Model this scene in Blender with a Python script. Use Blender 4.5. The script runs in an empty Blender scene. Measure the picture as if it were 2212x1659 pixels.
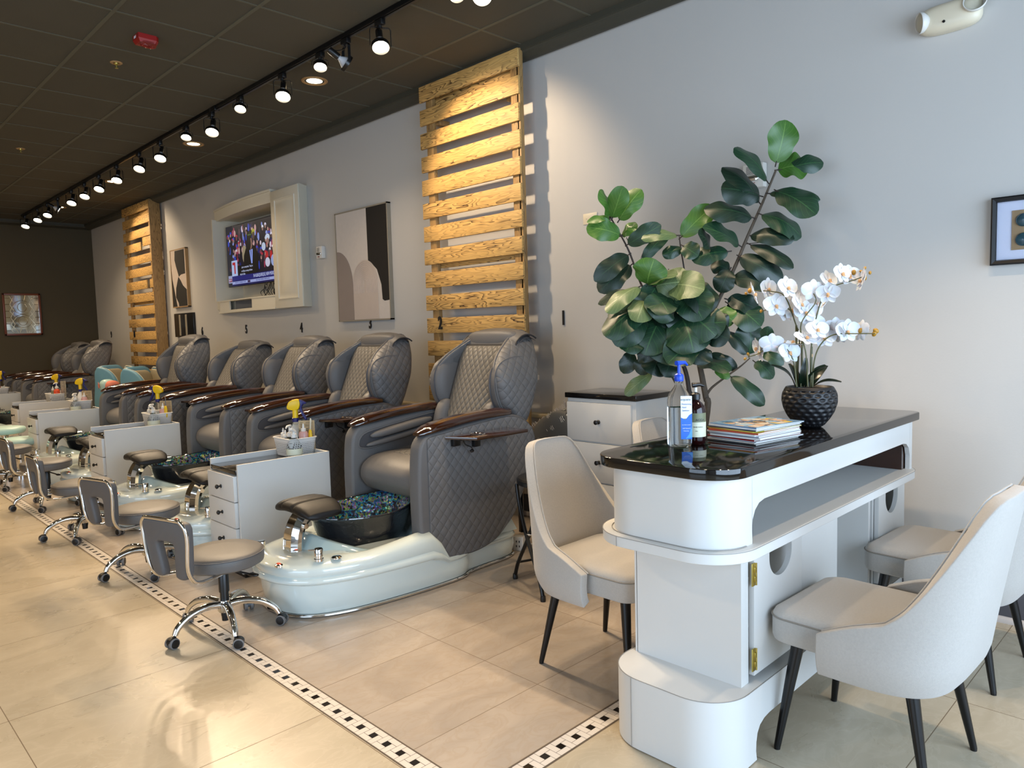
import bpy, bmesh, math, random
from mathutils import Vector, Matrix, noise
from math import pi, sin, cos, radians as R

# ------------------------------------------------------------------ camera
sc = bpy.context.scene
COL = sc.collection
cam_d = bpy.data.cameras.new('camera'); cam = bpy.data.objects.new('camera', cam_d); COL.objects.link(cam)
YAW, PITCH, ROLL = 0.78078175, -0.07652086, -0.02718934
fw = Vector((sin(YAW)*cos(PITCH), cos(YAW)*cos(PITCH), sin(PITCH)))
rt = Vector((cos(YAW), -sin(YAW), 0)); up = rt.cross(fw)
r2 = cos(ROLL)*rt + sin(ROLL)*up; u2 = -sin(ROLL)*rt + cos(ROLL)*up
m = Matrix((r2, u2, -fw)).transposed().to_4x4(); m.translation = Vector((0, 0, 1.40))
cam.matrix_world = m
cam_d.sensor_width = 36; cam_d.lens = 1577.1228/2212*36; cam_d.clip_start = .05
sc.camera = cam

# ------------------------------------------------------------------ view, world, daylight
vs = sc.view_settings
vs.view_transform = 'Standard'; vs.look = 'None'; vs.exposure = 0.12; vs.gamma = 1.0; vs.use_curve_mapping = False
W = bpy.data.worlds.new('world'); sc.world = W; W.use_nodes = True
bg = W.node_tree.nodes['Background']; bg.inputs[0].default_value = (.62, .78, 1, 1); bg.inputs[1].default_value = 0.9

def light(name, kind, loc, power, color, parent=None, **kw):
    d = bpy.data.lights.new(name, kind); d.energy = power; d.color = color
    for k, v in kw.items():
        if k not in ('rot', 'aim'): setattr(d, k, v)
    o = bpy.data.objects.new(name, d); COL.objects.link(o); o.location = loc
    if 'aim' in kw: o.rotation_euler = (Vector(kw['aim'])-Vector(loc)).to_track_quat('-Z', 'Y').to_euler()
    if 'rot' in kw: o.rotation_euler = kw['rot']
    if parent: o.parent = parent
    return o
# sky light coming in through the shop windows (front side and left side of the front corner)
light('window_daylight', 'AREA', (1.3, -2.05, 1.55), 250, (.60, .78, 1), aim=(1.3, 5, 1.2), shape='RECTANGLE', size=4.6, size_y=2.4)
light('window_daylight', 'AREA', (-3.75, 1.2, 1.55), 115, (.62, .79, 1), aim=(5, 1.2, 1.3), shape='RECTANGLE', size=4.4, size_y=2.4)
# ceiling lamps of the rest of the room (left half, outside the frame)
WARM = (1, .74, .45)
for px, py in ((-1.2, 3.2), (-1.2, 6.4), (-1.2, 9.6), (-1.2, 12.4), (.6, 11.5), (.7, 8.0)):
    light('room_downlight', 'AREA', (px, py, 3.30), 30, WARM, aim=(px, py, 0), shape='DISK', size=.22)
# the spotlight track goes on over the table, above the picture
for py, ax, ay in ((2.35, .25, -.1), (1.75, -.15, -.25), (1.05, .10, .0), (.45, .2, .1)):
    light('track_lamp', 'SPOT', (2.73, py, 3.12), 60, (1, .76, .50), aim=(2.73+ax, py+ay, 0), spot_size=R(80), spot_blend=.5, shadow_soft_size=.035)

# ------------------------------------------------------------------ materials
def lin(h):
    h = h.lstrip('#'); c = [int(h[i:i+2], 16)/255 for i in (0, 2, 4)]
    return tuple(x/12.92 if x <= .04045 else ((x+.055)/1.055)**2.4 for x in c)
def newmat(name):
    M = bpy.data.materials.new(name); M.use_nodes = True
    nt = M.node_tree; return M, nt, nt.nodes, nt.links, nt.nodes['Principled BSDF']
def mat(name, col, rough=.5, metal=0, noise_s=0, noise_amt=.08, bump=0, bump_s=200, spec=None, coat=0, trans=0, ior=None, emit=None, estr=1, alpha=None, sheen=0):
    M, nt, N, L, P = newmat(name)
    c = lin(col) if isinstance(col, str) else col
    P.inputs['Base Color'].default_value = (*c, 1); P.inputs['Roughness'].default_value = rough; P.inputs['Metallic'].default_value = metal
    if spec is not None: P.inputs['Specular IOR Level'].default_value = spec
    if coat: P.inputs['Coat Weight'].default_value = coat; P.inputs['Coat Roughness'].default_value = .05
    if trans: P.inputs['Transmission Weight'].default_value = trans
    if ior: P.inputs['IOR'].default_value = ior
    if sheen: P.inputs['Sheen Weight'].default_value = sheen
    if emit: P.inputs['Emission Color'].default_value = (*(lin(emit) if isinstance(emit, str) else emit), 1); P.inputs['Emission Strength'].default_value = estr
    if alpha is not None: P.inputs['Alpha'].default_value = alpha
    if noise_s or bump:
        tc = N.new('ShaderNodeTexCoord')
    if noise_s:
        n = N.new('ShaderNodeTexNoise'); n.inputs['Scale'].default_value = noise_s; n.inputs['Detail'].default_value = 4
        L.new(tc.outputs['Object'], n.inputs['Vector'])
        mx = N.new('ShaderNodeMix'); mx.data_type = 'RGBA'
        mx.inputs[6].default_value = (*[x*(1-noise_amt) for x in c], 1); mx.inputs[7].default_value = (*[min(1, x*(1+noise_amt)) for x in c], 1)
        L.new(n.outputs['Fac'], mx.inputs[0]); L.new(mx.outputs[2], P.inputs['Base Color'])
    if bump:
        n2 = N.new('ShaderNodeTexNoise'); n2.inputs['Scale'].default_value = bump_s; n2.inputs['Detail'].default_value = 3
        L.new(tc.outputs['Object'], n2.inputs['Vector'])
        b = N.new('ShaderNodeBump'); b.inputs['Strength'].default_value = bump; b.inputs['Distance'].default_value = .002
        L.new(n2.outputs['Fac'], b.inputs['Height']); L.new(b.outputs['Normal'], P.inputs['Normal'])
    return M
class NX:
    """tiny node expression helper"""
    def __init__(s, nt): s.nt = nt
    def m(s, op, a, b=None, c=None):
        n = s.nt.nodes.new('ShaderNodeMath'); n.operation = op
        for i, v in enumerate((a, b, c)):
            if v is None: continue
            if isinstance(v, (int, float)): n.inputs[i].default_value = v
            else: s.nt.links.new(v, n.inputs[i])
        return n.outputs[0]
    def mixc(s, f, a, b):
        n = s.nt.nodes.new('ShaderNodeMix'); n.data_type = 'RGBA'
        for i, v in ((0, f), (6, a), (7, b)):
            if isinstance(v, (int, float)): n.inputs[i].default_value = v
            elif isinstance(v, tuple): n.inputs[i].default_value = (*v, 1)
            else: s.nt.links.new(v, n.inputs[i])
        return n.outputs[2]
def tile_mat(name, x0, tx, y0, ty, c1, c2, cv, rough, grout, g=.003, seed=0):
    M, nt, N, L, P = newmat(name); x = NX(nt)
    tc = N.new('ShaderNodeTexCoord'); sp = N.new('ShaderNodeSeparateXYZ'); L.new(tc.outputs['Object'], sp.inputs[0])
    def cell(o, off, t):
        a = x.m('DIVIDE', x.m('SUBTRACT', o, off), t); f = x.m('FRACT', x.m('ADD', a, 100)); fl = x.m('FLOOR', a)
        d = x.m('MULTIPLY', x.m('MINIMUM', f, x.m('SUBTRACT', 1, f)), t)
        return d, fl
    dx, fx = cell(sp.outputs[0], x0, tx); dy, fy = cell(sp.outputs[1], y0, ty)
    line = x.m('LESS_THAN', x.m('MINIMUM', dx, dy), g/2)
    idn = x.m('ADD', x.m('MULTIPLY', fx, 7.31), x.m('MULTIPLY', fy, 3.77))
    cb = N.new('ShaderNodeCombineXYZ'); L.new(sp.outputs[0], cb.inputs[0]); L.new(sp.outputs[1], cb.inputs[1]); L.new(idn, cb.inputs[2])
    mp = N.new('ShaderNodeMapping'); mp.inputs['Scale'].default_value = (1, 1.6, 1); mp.inputs['Rotation'].default_value = (0, 0, .5); L.new(cb.outputs[0], mp.inputs[0])
    n1 = N.new('ShaderNodeTexNoise'); n1.inputs['Scale'].default_value = 2.2; n1.inputs['Detail'].default_value = 7; n1.inputs['Distortion'].default_value = 1.6; L.new(mp.outputs[0], n1.inputs['Vector'])
    n2 = N.new('ShaderNodeTexNoise'); n2.inputs['Scale'].default_value = 5; n2.inputs['Detail'].default_value = 9; n2.inputs['Distortion'].default_value = 2.5; L.new(mp.outputs[0], n2.inputs['Vector'])
    r1 = N.new('ShaderNodeMapRange'); r1.inputs[1].default_value = .35; r1.inputs[2].default_value = .68; L.new(n1.outputs['Fac'], r1.inputs[0])
    vein = x.m('SUBTRACT', 1, x.m('MINIMUM', 1, x.m('MULTIPLY', x.m('ABSOLUTE', x.m('SUBTRACT', n2.outputs['Fac'], .5)), 16)))
    wn = N.new('ShaderNodeTexWhiteNoise'); wn.noise_dimensions = '1D'; L.new(idn, wn.inputs['W'])
    tone = x.m('ADD', x.m('MULTIPLY', r1.outputs[0], .8), x.m('MULTIPLY', wn.outputs[0], .2))
    base = x.mixc(tone, lin(c1), lin(c2))
    base = x.mixc(x.m('MULTIPLY', vein, .22), base, lin(cv))
    base = x.mixc(line, base, lin(grout))
    L.new(base, P.inputs['Base Color'])
    rr = x.m('ADD', rough, x.m('MULTIPLY', line, .5)); rr = x.m('ADD', rr, x.m('MULTIPLY', n1.outputs['Fac'], .08)); L.new(rr, P.inputs['Roughness'])
    b = N.new('ShaderNodeBump'); b.inputs['Distance'].default_value = .002; b.inputs['Strength'].default_value = .5; L.new(x.m('SUBTRACT', 1, line), b.inputs['Height']); L.new(b.outputs[0], P.inputs['Normal'])
    return M
def quilt_mat(name, col, axis, pitch, dist, rough=.42, stretch=1.0, seam=.8):
    """leather with a stitched diamond pattern; axis = the two object axes the pattern lies in"""
    M, nt, N, L, P = newmat(name); x = NX(nt)
    tc = N.new('ShaderNodeTexCoord'); sp = N.new('ShaderNodeSeparateXYZ'); L.new(tc.outputs['Object'], sp.inputs[0])
    a = sp.outputs['XYZ'.index(axis[0])]; b = x.m('MULTIPLY', sp.outputs['XYZ'.index(axis[1])], stretch)
    s1 = x.m('ABSOLUTE', x.m('SINE', x.m('MULTIPLY', x.m('ADD', a, b), pi/pitch)))
    s2 = x.m('ABSOLUTE', x.m('SINE', x.m('MULTIPLY', x.m('SUBTRACT', a, b), pi/pitch)))
    h = x.m('POWER', x.m('MULTIPLY', s1, s2), .45)
    thread = x.m('LESS_THAN', x.m('MINIMUM', s1, s2), .045)
    c = lin(col); base = x.mixc(thread, c, tuple(v*seam for v in c)); L.new(base, P.inputs['Base Color'])
    P.inputs['Roughness'].default_value = .5; P.inputs['Specular IOR Level'].default_value = .35
    n = N.new('ShaderNodeTexNoise'); n.inputs['Scale'].default_value = 300; L.new(tc.outputs['Object'], n.inputs['Vector'])
    hh = x.m('ADD', h, x.m('MULTIPLY', n.outputs['Fac'], .03))
    bp = N.new('ShaderNodeBump'); bp.inputs['Distance'].default_value = dist; bp.inputs['Strength'].default_value = 1; L.new(hh, bp.inputs['Height']); L.new(bp.outputs[0], P.inputs['Normal'])
    return M
def wood_mat(name, c1, c2, cdark, axis, scale, rough=.55, burn=.5, coat=0):
    M, nt, N, L, P = newmat(name); x = NX(nt)
    tc = N.new('ShaderNodeTexCoord'); oi = N.new('ShaderNodeObjectInfo')
    mp = N.new('ShaderNodeMapping'); sc_ = [scale]*3; sc_['XYZ'.index(axis)] = scale*.12; mp.inputs['Scale'].default_value = sc_
    L.new(tc.outputs['Object'], mp.inputs[0])
    off = N.new('ShaderNodeCombineXYZ'); r = x.m('MULTIPLY', oi.outputs['Random'], 37)
    for i in range(3): L.new(r, off.inputs[i])
    va = N.new('ShaderNodeVectorMath'); va.operation = 'ADD'; L.new(mp.outputs[0], va.inputs[0]); L.new(off.outputs[0], va.inputs[1])
    nd = N.new('ShaderNodeTexNoise'); nd.inputs['Scale'].default_value = 1.1; nd.inputs['Detail'].default_value = 2; L.new(va.outputs[0], nd.inputs['Vector'])
    rings = x.m('FRACT', x.m('MULTIPLY', nd.outputs['Fac'], 16))
    ring = x.m('POWER', rings, 3)
    fine = N.new('ShaderNodeTexNoise'); fine.inputs['Scale'].default_value = 9; fine.inputs['Detail'].default_value = 6; L.new(va.outputs[0], fine.inputs['Vector'])
    big = N.new('ShaderNodeTexNoise'); big.inputs['Scale'].default_value = .8; big.inputs['Detail'].default_value = 3; L.new(va.outputs[0], big.inputs['Vector'])
    base = x.mixc(fine.outputs['Fac'], lin(c1), lin(c2))
    mr = N.new('ShaderNodeMapRange'); mr.inputs[1].default_value = .42; mr.inputs[2].default_value = .62; L.new(big.outputs['Fac'], mr.inputs[0])
    f = x.m('MULTIPLY', ring, x.m('ADD', .35, x.m('MULTIPLY', mr.outputs[0], .65)))
    f = x.m('MULTIPLY', f, burn*1.6)
    base = x.mixc(x.m('MINIMUM', 1, f), base, lin(cdark)); L.new(base, P.inputs['Base Color'])
    P.inputs['Roughness'].default_value = rough
    if coat: P.inputs['Coat Weight'].default_value = coat; P.inputs['Coat Roughness'].default_value = .06
    bp = N.new('ShaderNodeBump'); bp.inputs['Distance'].default_value = .001; bp.inputs['Strength'].default_value = .4; L.new(fine.outputs['Fac'], bp.inputs['Height']); L.new(bp.outputs[0], P.inputs['Normal'])
    return M
def attr_mat(name, rough=.5, emit=0, coat=0):
    """colour printed per face (pages, labels, pictures); emit for a lit screen"""
    M, nt, N, L, P = newmat(name); a = N.new('ShaderNodeAttribute'); a.attribute_name = 'Col'
    P.inputs['Roughness'].default_value = rough
    if coat: P.inputs['Coat Weight'].default_value = coat
    if emit:
        P.inputs['Base Color'].default_value = (.01, .01, .01, 1); L.new(a.outputs['Color'], P.inputs['Emission Color']); P.inputs['Emission Strength'].default_value = emit
    else: L.new(a.outputs['Color'], P.inputs['Base Color'])
    return M
MT = {}
MT['wall'] = mat('wall_paint', '#bebbb6', .75, noise_s=1.5, noise_amt=.03, bump=.15, bump_s=120)
MT['wall_brown'] = mat('brown_wall_paint', '#4a412e', .8, noise_s=2, noise_amt=.06)
MT['ceil'] = mat('ceiling_tile', '#484335', .9, noise_s=3, noise_amt=.08, bump=.4, bump_s=260)
MT['tee'] = mat('ceiling_grid', '#535142', .7, noise_s=3, noise_amt=.05)
MT['crown'] = mat('crown_paint', '#3d3b30', .6, noise_s=3, noise_amt=.05)
MT['base_dark'] = mat('grey_baseboard_paint', '#4b4a4f', .6, noise_s=4, noise_amt=.06)
MT['base_lt'] = mat('pale_shoe_moulding', '#b3aaa3', .5, noise_s=6, noise_amt=.06)
MT['ledge'] = mat('ledge_laminate', '#c3bbad', .5, noise_s=4, noise_amt=.03)
MT['ledge_top'] = mat('ledge_top_laminate', '#a5977a', .45, noise_s=8, noise_amt=.06)
MT['floor_in'] = tile_mat('inner_marble_tile', 1.391, .61, 1.617, .3058, '#998d80', '#ab9f91', '#97826a', .2, '#6b5a48')
MT['floor_out'] = tile_mat('outer_marble_tile', 1.305, .82, 1.53, .8263, '#a69982', '#b3a68f', '#c2b7a2', .24, '#6d5c46')
MT['mos_w'] = mat('white_mosaic', '#cfc6bb', .2, noise_s=9, noise_amt=.06)
MT['mos_k'] = mat('black_mosaic', '#1c1713', .12)
MT['grout'] = mat('dark_grout', '#4f4438', .8, noise_s=30, noise_amt=.1)
MT['white'] = mat('white_laminate', '#cbcac6', .42, noise_s=3, noise_amt=.02)
MT['white_edge'] = mat('laminate_edge', '#8c8882', .5, noise_s=9)
MT['granite'] = mat('black_granite', '#0d0b0a', .06, noise_s=90, noise_amt=.5, spec=.6)
MT['granite2'] = mat('dark_smoked_glass_top', '#2b2823', .06, spec=.6, noise_s=5)
MT['black'] = mat('black_plastic', '#0c0c0d', .35, noise_s=50)
MT['blackmetal'] = mat('black_powder_metal', '#0b0b0c', .3, metal=.2, noise_s=60)
MT['chrome'] = mat('chrome', '#e6e4e0', .06, metal=1, noise_s=4, noise_amt=.02)
MT['fabric'] = mat('cream_linen', '#a8a39c', .9, noise_s=160, noise_amt=.10, bump=.5, bump_s=700, sheen=.3)
MT['fabric_seam'] = mat('linen_seam', '#7d7870', .9, noise_s=90)
MT['leather'] = mat('grey_leather', '#656362', .5, noise_s=6, noise_amt=.06, bump=.3, bump_s=180, spec=.35)
MT['leather_dk'] = mat('dark_grey_leather', '#46464a', .42, noise_s=6, noise_amt=.06, bump=.3, bump_s=160)
MT['pipe'] = mat('leather_piping', '#2c2b2d', .5, noise_s=9)
MT['q_side'] = quilt_mat('quilted_leather_side', '#696868', 'XZ', .060, .0045, stretch=.9, seam=.72)
MT['q_front'] = quilt_mat('quilted_leather_back', '#67645f', 'YZ', .046, .006, stretch=.80, seam=.70)
MT['q_seat'] = quilt_mat('quilted_leather_seat', '#5f5d5a', 'XY', .05, .006)
MT['pearl'] = mat('pearl_acrylic', '#d3dcd6', .12, noise_s=3, noise_amt=.03, coat=.7)
MT['pearl2'] = mat('pearl_acrylic_cradle', '#b4c6c3', .12, noise_s=3, noise_amt=.03, coat=.7)
MT['cushion_blk'] = mat('black_vinyl', '#0d0c0c', .48, spec=.35, noise_s=9, bump=.3, bump_s=400)
MT['gloss_wood'] = wood_mat('glossy_walnut', '#3c1c09', '#2c1306', '#100602', 'X', 14, .10, .7, coat=1)
MT['pallet'] = wood_mat('burnt_pine', '#dcb472', '#c2954e', '#3a2008', 'Y', 13, .6, .75)
MT['pallet_v'] = wood_mat('burnt_pine_upright', '#b08c58', '#8d6c3e', '#3d2410', 'Z', 13, .6, .5)
MT['print'] = attr_mat('printed_paper', .45)
MT['gloss_print'] = attr_mat('glossy_print', .25, coat=.5)
MT['screen'] = attr_mat('lit_screen', .3, emit=.9)
MT['canvas_w'] = mat('plaster_white_canvas', '#c9c0b8', .85, noise_s=25, noise_amt=.05, bump=1, bump_s=18)
MT['canvas_t'] = mat('taupe_canvas', '#8d8078', .85, noise_s=9, noise_amt=.05, bump=.4, bump_s=60)
MT['canvas_k'] = mat('black_canvas', '#15110e', .8, noise_s=9)
MT['canvas_pk'] = mat('blush_canvas', '#bfb1a6', .85, noise_s=9, noise_amt=.05, bump=.4, bump_s=60)
MT['frame_grey'] = mat('grey_wood_frame', '#8d8474', .6, noise_s=20, noise_amt=.12)
MT['frame_tan'] = mat('tan_wood_frame', '#9c7a4e', .6, noise_s=20, noise_amt=.12)
MT['frame_red'] = mat('mahogany_frame', '#6b341c', .35, noise_s=20, noise_amt=.12)
MT['frame_blk'] = mat('black_frame', '#121316', .3, noise_s=20)
MT['mirror'] = mat('mirror_glass', '#c8ccc6', .05, metal=1, noise_s=3)
MT['lead'] = mat('lead_strip', '#b5a68a', .25, metal=1, noise_s=6)
MT['cab_cream'] = mat('cream_cabinet_paint', '#d2ccbb', .45, noise_s=3, noise_amt=.04)
MT['plastic_w'] = mat('white_plastic', '#d9d6cf', .35, noise_s=9, noise_amt=.02)
MT['plastic_y'] = mat('yellow_plastic', '#e0b80c', .35, noise_s=9)
MT['plastic_n'] = mat('navy_plastic', '#12165a', .35, noise_s=9)
MT['plastic_b'] = mat('blue_plastic', '#0f45c0', .35, noise_s=9)
MT['clear'] = mat('clear_plastic', '#f1f4f5', .04, trans=1, ior=1.2, noise_s=3, noise_amt=.01)
MT['liquid'] = mat('clear_liquid', '#dfe8ee', .03, trans=1, ior=1.33, noise_s=3, noise_amt=.01)
MT['teal_liq'] = mat('teal_liquid', '#2b6f86', .2, noise_s=5)
MT['pink_liq'] = mat('pink_liquid', '#c79a94', .3, noise_s=5)
MT['amber'] = mat('dark_amber_bottle', '#1d0707', .08, noise_s=5)
MT['olive_lab'] = mat('olive_label', '#6e7257', .5, noise_s=30)
MT['cream_lab'] = mat('cream_label', '#cfd0b8', .5, noise_s=30, noise_amt=.03)
MT['orange'] = mat('orange_label', '#d4481c', .45, noise_s=9)
MT['red'] = mat('red_plastic', '#8c1410', .4, noise_s=9)
MT['teal'] = mat('teal_leather', '#6596ac', .45, noise_s=6, noise_amt=.05, bump=.2, bump_s=200)
MT['cream_l'] = mat('cream_leather', '#b7a98a', .5, noise_s=6, noise_amt=.04)
MT['mint'] = mat('mint_vinyl', '#a9c9c4', .4, noise_s=6, noise_amt=.04)
MT['yellow_f'] = mat('yellow_fabric', '#d8c860', .7, noise_s=20)
MT['coral_f'] = mat('coral_fabric', '#d87a62', .7, noise_s=20)
MT['tan_disc'] = mat('plastic_cream', '#d6cbb3', .4, noise_s=9, noise_amt=.03)
MT['bulb'] = mat('lit_bulb_face', '#ffffff', .3, emit=(1, .86, .62), estr=26)
MT['down'] = mat('lit_downlight', '#ffffff', .3, emit=(1, .78, .45), estr=9)
MT['bulb_neck'] = mat('grey_bulb_neck', '#b9b9bb', .3, noise_s=5)
MT['brass'] = mat('brass_hinge', '#b9a758', .3, metal=.9, noise_s=20)
MT['pot'] = mat('matte_black_ceramic', '#0f1013', .45, noise_s=9)
MT['soil'] = mat('dark_soil', '#1d130c', .9, noise_s=60, noise_amt=.4, bump=1, bump_s=120)
MT['bark'] = mat('brown_bark', '#4a4034', .8, noise_s=30, noise_amt=.2, bump=.6, bump_s=90)
MT['bark_dk'] = mat('dark_stem', '#2a211b', .7, noise_s=30, noise_amt=.2)
MT['orchid_leaf'] = mat('orchid_leaf_green', '#0d1c10', .3, noise_s=12, noise_amt=.2)
MT['green_stem'] = mat('olive_stem', '#4b4a22', .5, noise_s=20)
MT['bud'] = mat('ochre_bud', '#a3761a', .45, noise_s=40, noise_amt=.2)
MT['tape'] = mat('tan_tape', '#b3926c', .7, noise_s=20)
MT['glassdisc'] = mat('teal_glass_disc', '#1f4552', .06, noise_s=25, noise_amt=.5, coat=1)
MT['kraft'] = mat('brown_kraft_mat', '#8a7355', .8, noise_s=30)
MT['matboard'] = mat('white_mat_board', '#c5cbe0', .7, noise_s=9, noise_amt=.02)
MT['clearglass'] = mat('picture_glass', '#ffffff', .02, trans=1, ior=1.05, noise_s=2, noise_amt=.01)
MT['rubber'] = mat('grey_caster_rubber', '#6d6a68', .5, noise_s=20)
MT['stool_l'] = mat('taupe_stool_leather', '#605c58', .5, noise_s=6, noise_amt=.05, bump=.25, bump_s=240)
MT['stool_dk'] = mat('taupe_stool_leather_side', '#565454', .55, noise_s=6, noise_amt=.05, bump=.25, bump_s=240)
MT['tin'] = mat('tv_dark_plastic', '#0a0a0b', .3, noise_s=9)
MT['grille'] = mat('grey_speaker_cloth', '#5f646c', .7, noise_s=200, noise_amt=.3)
MT['menu'] = mat('kraft_menu_paper', '#b39a72', .6, noise_s=8, noise_amt=.12)
MT['menu_w'] = mat('pale_menu_paper', '#a89f8e', .6, noise_s=8, noise_amt=.12)
# leaves: green with paler veins
def leaf_mat(name, c1, c2, vein):
    M, nt, N, L, P = newmat(name); x = NX(nt)
    uv = N.new('ShaderNodeUVMap'); sp = N.new('ShaderNodeSeparateXYZ'); L.new(uv.outputs[0], sp.inputs[0])
    u, v = sp.outputs[0], sp.outputs[1]
    au = x.m('ABSOLUTE', u)
    mid = x.m('LESS_THAN', au, .035)
    k = x.m('FRACT', x.m('SUBTRACT', x.m('MULTIPLY', v, 7), x.m('MULTIPLY', au, 2.6)))
    side = x.m('LESS_THAN', k, .10)
    f = x.m('MAXIMUM', mid, x.m('MULTIPLY', side, .6))
    n = N.new('ShaderNodeTexNoise'); n.inputs['Scale'].default_value = 14; tc = N.new('ShaderNodeTexCoord'); L.new(tc.outputs['Object'], n.inputs['Vector'])
    base = x.mixc(n.outputs['Fac'], lin(c1), lin(c2)); L.new(x.mixc(f, base, lin(vein)), P.inputs['Base Color'])
    P.inputs['Roughness'].default_value = .38
    bp = N.new('ShaderNodeBump'); bp.inputs['Distance'].default_value = .003; bp.inputs['Strength'].default_value = .8
    L.new(x.m('SUBTRACT', 1, f), bp.inputs['Height']); L.new(bp.outputs[0], P.inputs['Normal'])
    return M
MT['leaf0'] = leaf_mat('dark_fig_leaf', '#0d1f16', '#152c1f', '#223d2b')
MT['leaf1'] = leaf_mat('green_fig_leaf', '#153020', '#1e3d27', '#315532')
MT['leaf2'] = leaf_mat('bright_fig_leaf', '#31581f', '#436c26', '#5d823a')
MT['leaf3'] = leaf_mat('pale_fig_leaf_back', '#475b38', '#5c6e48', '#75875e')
def petal():
    M, nt, N, L, P = newmat('white_petal'); P.inputs['Base Color'].default_value = (.82, .83, .86, 1); P.inputs['Roughness'].default_value = .6
    P.inputs['Subsurface Weight'].default_value = .15
    tc = N.new('ShaderNodeTexCoord'); n = N.new('ShaderNodeTexNoise'); n.inputs['Scale'].default_value = 60; L.new(tc.outputs['Object'], n.inputs['Vector'])
    x = NX(nt); L.new(x.mixc(n.outputs['Fac'], (.60, .62, .66), (.70, .71, .74)), P.inputs['Base Color']); return M
MT['petal'] = petal()
MT['lip'] = mat('yellow_pink_orchid_lip', '#c99a6a', .6, noise_s=60, noise_amt=.3)
def irid():
    M, nt, N, L, P = newmat('iridescent_black_glass'); x = NX(nt)
    tc = N.new('ShaderNodeTexCoord')
    n = N.new('ShaderNodeTexNoise'); n.inputs['Scale'].default_value = 24; n.inputs['Detail'].default_value = 4; n.inputs['Distortion'].default_value = 1.5; L.new(tc.outputs['Object'], n.inputs['Vector'])
    v = N.new('ShaderNodeTexVoronoi'); v.inputs['Scale'].default_value = 42; L.new(tc.outputs['Object'], v.inputs['Vector'])
    cr = N.new('ShaderNodeValToRGB'); e = cr.color_ramp.elements
    e[0].position = .34; e[0].color = (.01, .01, .015, 1); e[1].position = .75; e[1].color = (.02, .02, .03, 1)
    for p, c in ((.43, (.01, .05, .22)), (.47, (.02, .40, .48)), (.50, (.02, .02, .03)), (.53, (.12, .36, .12)), (.56, (.45, .40, .08)), (.585, (.02, .02, .03)), (.62, (.30, .08, .42)), (.66, (.02, .16, .34))):
        q = e.new(p); q.color = (*c, 1)
    L.new(n.outputs['Fac'], cr.inputs[0])
    f = x.m('GREATER_THAN', v.outputs['Distance'], .32)
    L.new(x.mixc(x.m('MULTIPLY', f, .9), (.006, .006, .01), cr.outputs[0]), P.inputs['Base Color'])
    P.inputs['Metallic'].default_value = .35; P.inputs['Roughness'].default_value = .25; P.inputs['Coat Weight'].default_value = 1
    bp = N.new('ShaderNodeBump'); bp.inputs['Distance'].default_value = .004; bp.inputs['Strength'].default_value = .9; L.new(v.outputs['Distance'], bp.inputs['Height']); L.new(bp.outputs[0], P.inputs['Normal'])
    return M
MT['irid'] = irid()
def blackglass():
    M, nt, N, L, P = newmat('rippled_black_glass'); P.inputs['Base Color'].default_value = (.008, .008, .011, 1); P.inputs['Roughness'].default_value = .08; P.inputs['Coat Weight'].default_value = 1
    tc = N.new('ShaderNodeTexCoord'); n = N.new('ShaderNodeTexNoise'); n.inputs['Scale'].default_value = 26; n.inputs['Distortion'].default_value = 1.2; L.new(tc.outputs['Object'], n.inputs['Vector'])
    bp = N.new('ShaderNodeBump'); bp.inputs['Distance'].default_value = .006; bp.inputs['Strength'].default_value = .7; L.new(n.outputs['Fac'], bp.inputs['Height']); L.new(bp.outputs[0], P.inputs['Normal'])
    return M
MT['blackglass'] = blackglass()
def basket_mat():
    M, nt, N, L, P = newmat('perforated_white_basket'); x = NX(nt)
    tc = N.new('ShaderNodeTexCoord'); sp = N.new('ShaderNodeSeparateXYZ'); L.new(tc.outputs['Object'], sp.inputs[0])
    a = x.m('ADD', sp.outputs[0], sp.outputs[1])
    s1 = x.m('SINE', x.m('MULTIPLY', x.m('ADD', a, sp.outputs[2]), pi/.011)); s2 = x.m('SINE', x.m('MULTIPLY', x.m('SUBTRACT', a, sp.outputs[2]), pi/.011))
    hole = x.m('MULTIPLY', x.m('GREATER_THAN', x.m('MULTIPLY', s1, s2), .45), x.m('MULTIPLY', x.m('GREATER_THAN', sp.outputs[2], .012), x.m('LESS_THAN', sp.outputs[2], .088)))
    L.new(x.mixc(hole, lin('#dcd8d2'), lin('#4e4a46')), P.inputs['Base Color']); P.inputs['Roughness'].default_value = .45
    bp = N.new('ShaderNodeBump'); bp.inputs['Distance'].default_value = .002; L.new(x.m('SUBTRACT', 1, hole), bp.inputs['Height']); L.new(bp.outputs[0], P.inputs['Normal'])
    return M
MT['basket'] = basket_mat()
def feather_mat():
    M, nt, N, L, P = newmat('feather_print_cotton'); x = NX(nt)
    tc = N.new('ShaderNodeTexCoord'); v = N.new('ShaderNodeTexVoronoi'); v.inputs['Scale'].default_value = 13; L.new(tc.outputs['Object'], v.inputs['Vector'])
    w = N.new('ShaderNodeTexWave'); w.inputs['Scale'].default_value = 26; w.inputs['Distortion'].default_value = 4; L.new(tc.outputs['Object'], w.inputs['Vector'])
    a = x.m('LESS_THAN', v.outputs['Distance'], .30); b = x.m('GREATER_THAN', w.outputs['Fac'], .55)
    c = x.mixc(a, lin('#6d6c68'), x.mixc(b, lin('#dcd9d0'), lin('#1d2426'))); L.new(c, P.inputs['Base Color']); P.inputs['Roughness'].default_value = .9
    return M
MT['feather'] = feather_mat()
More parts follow.
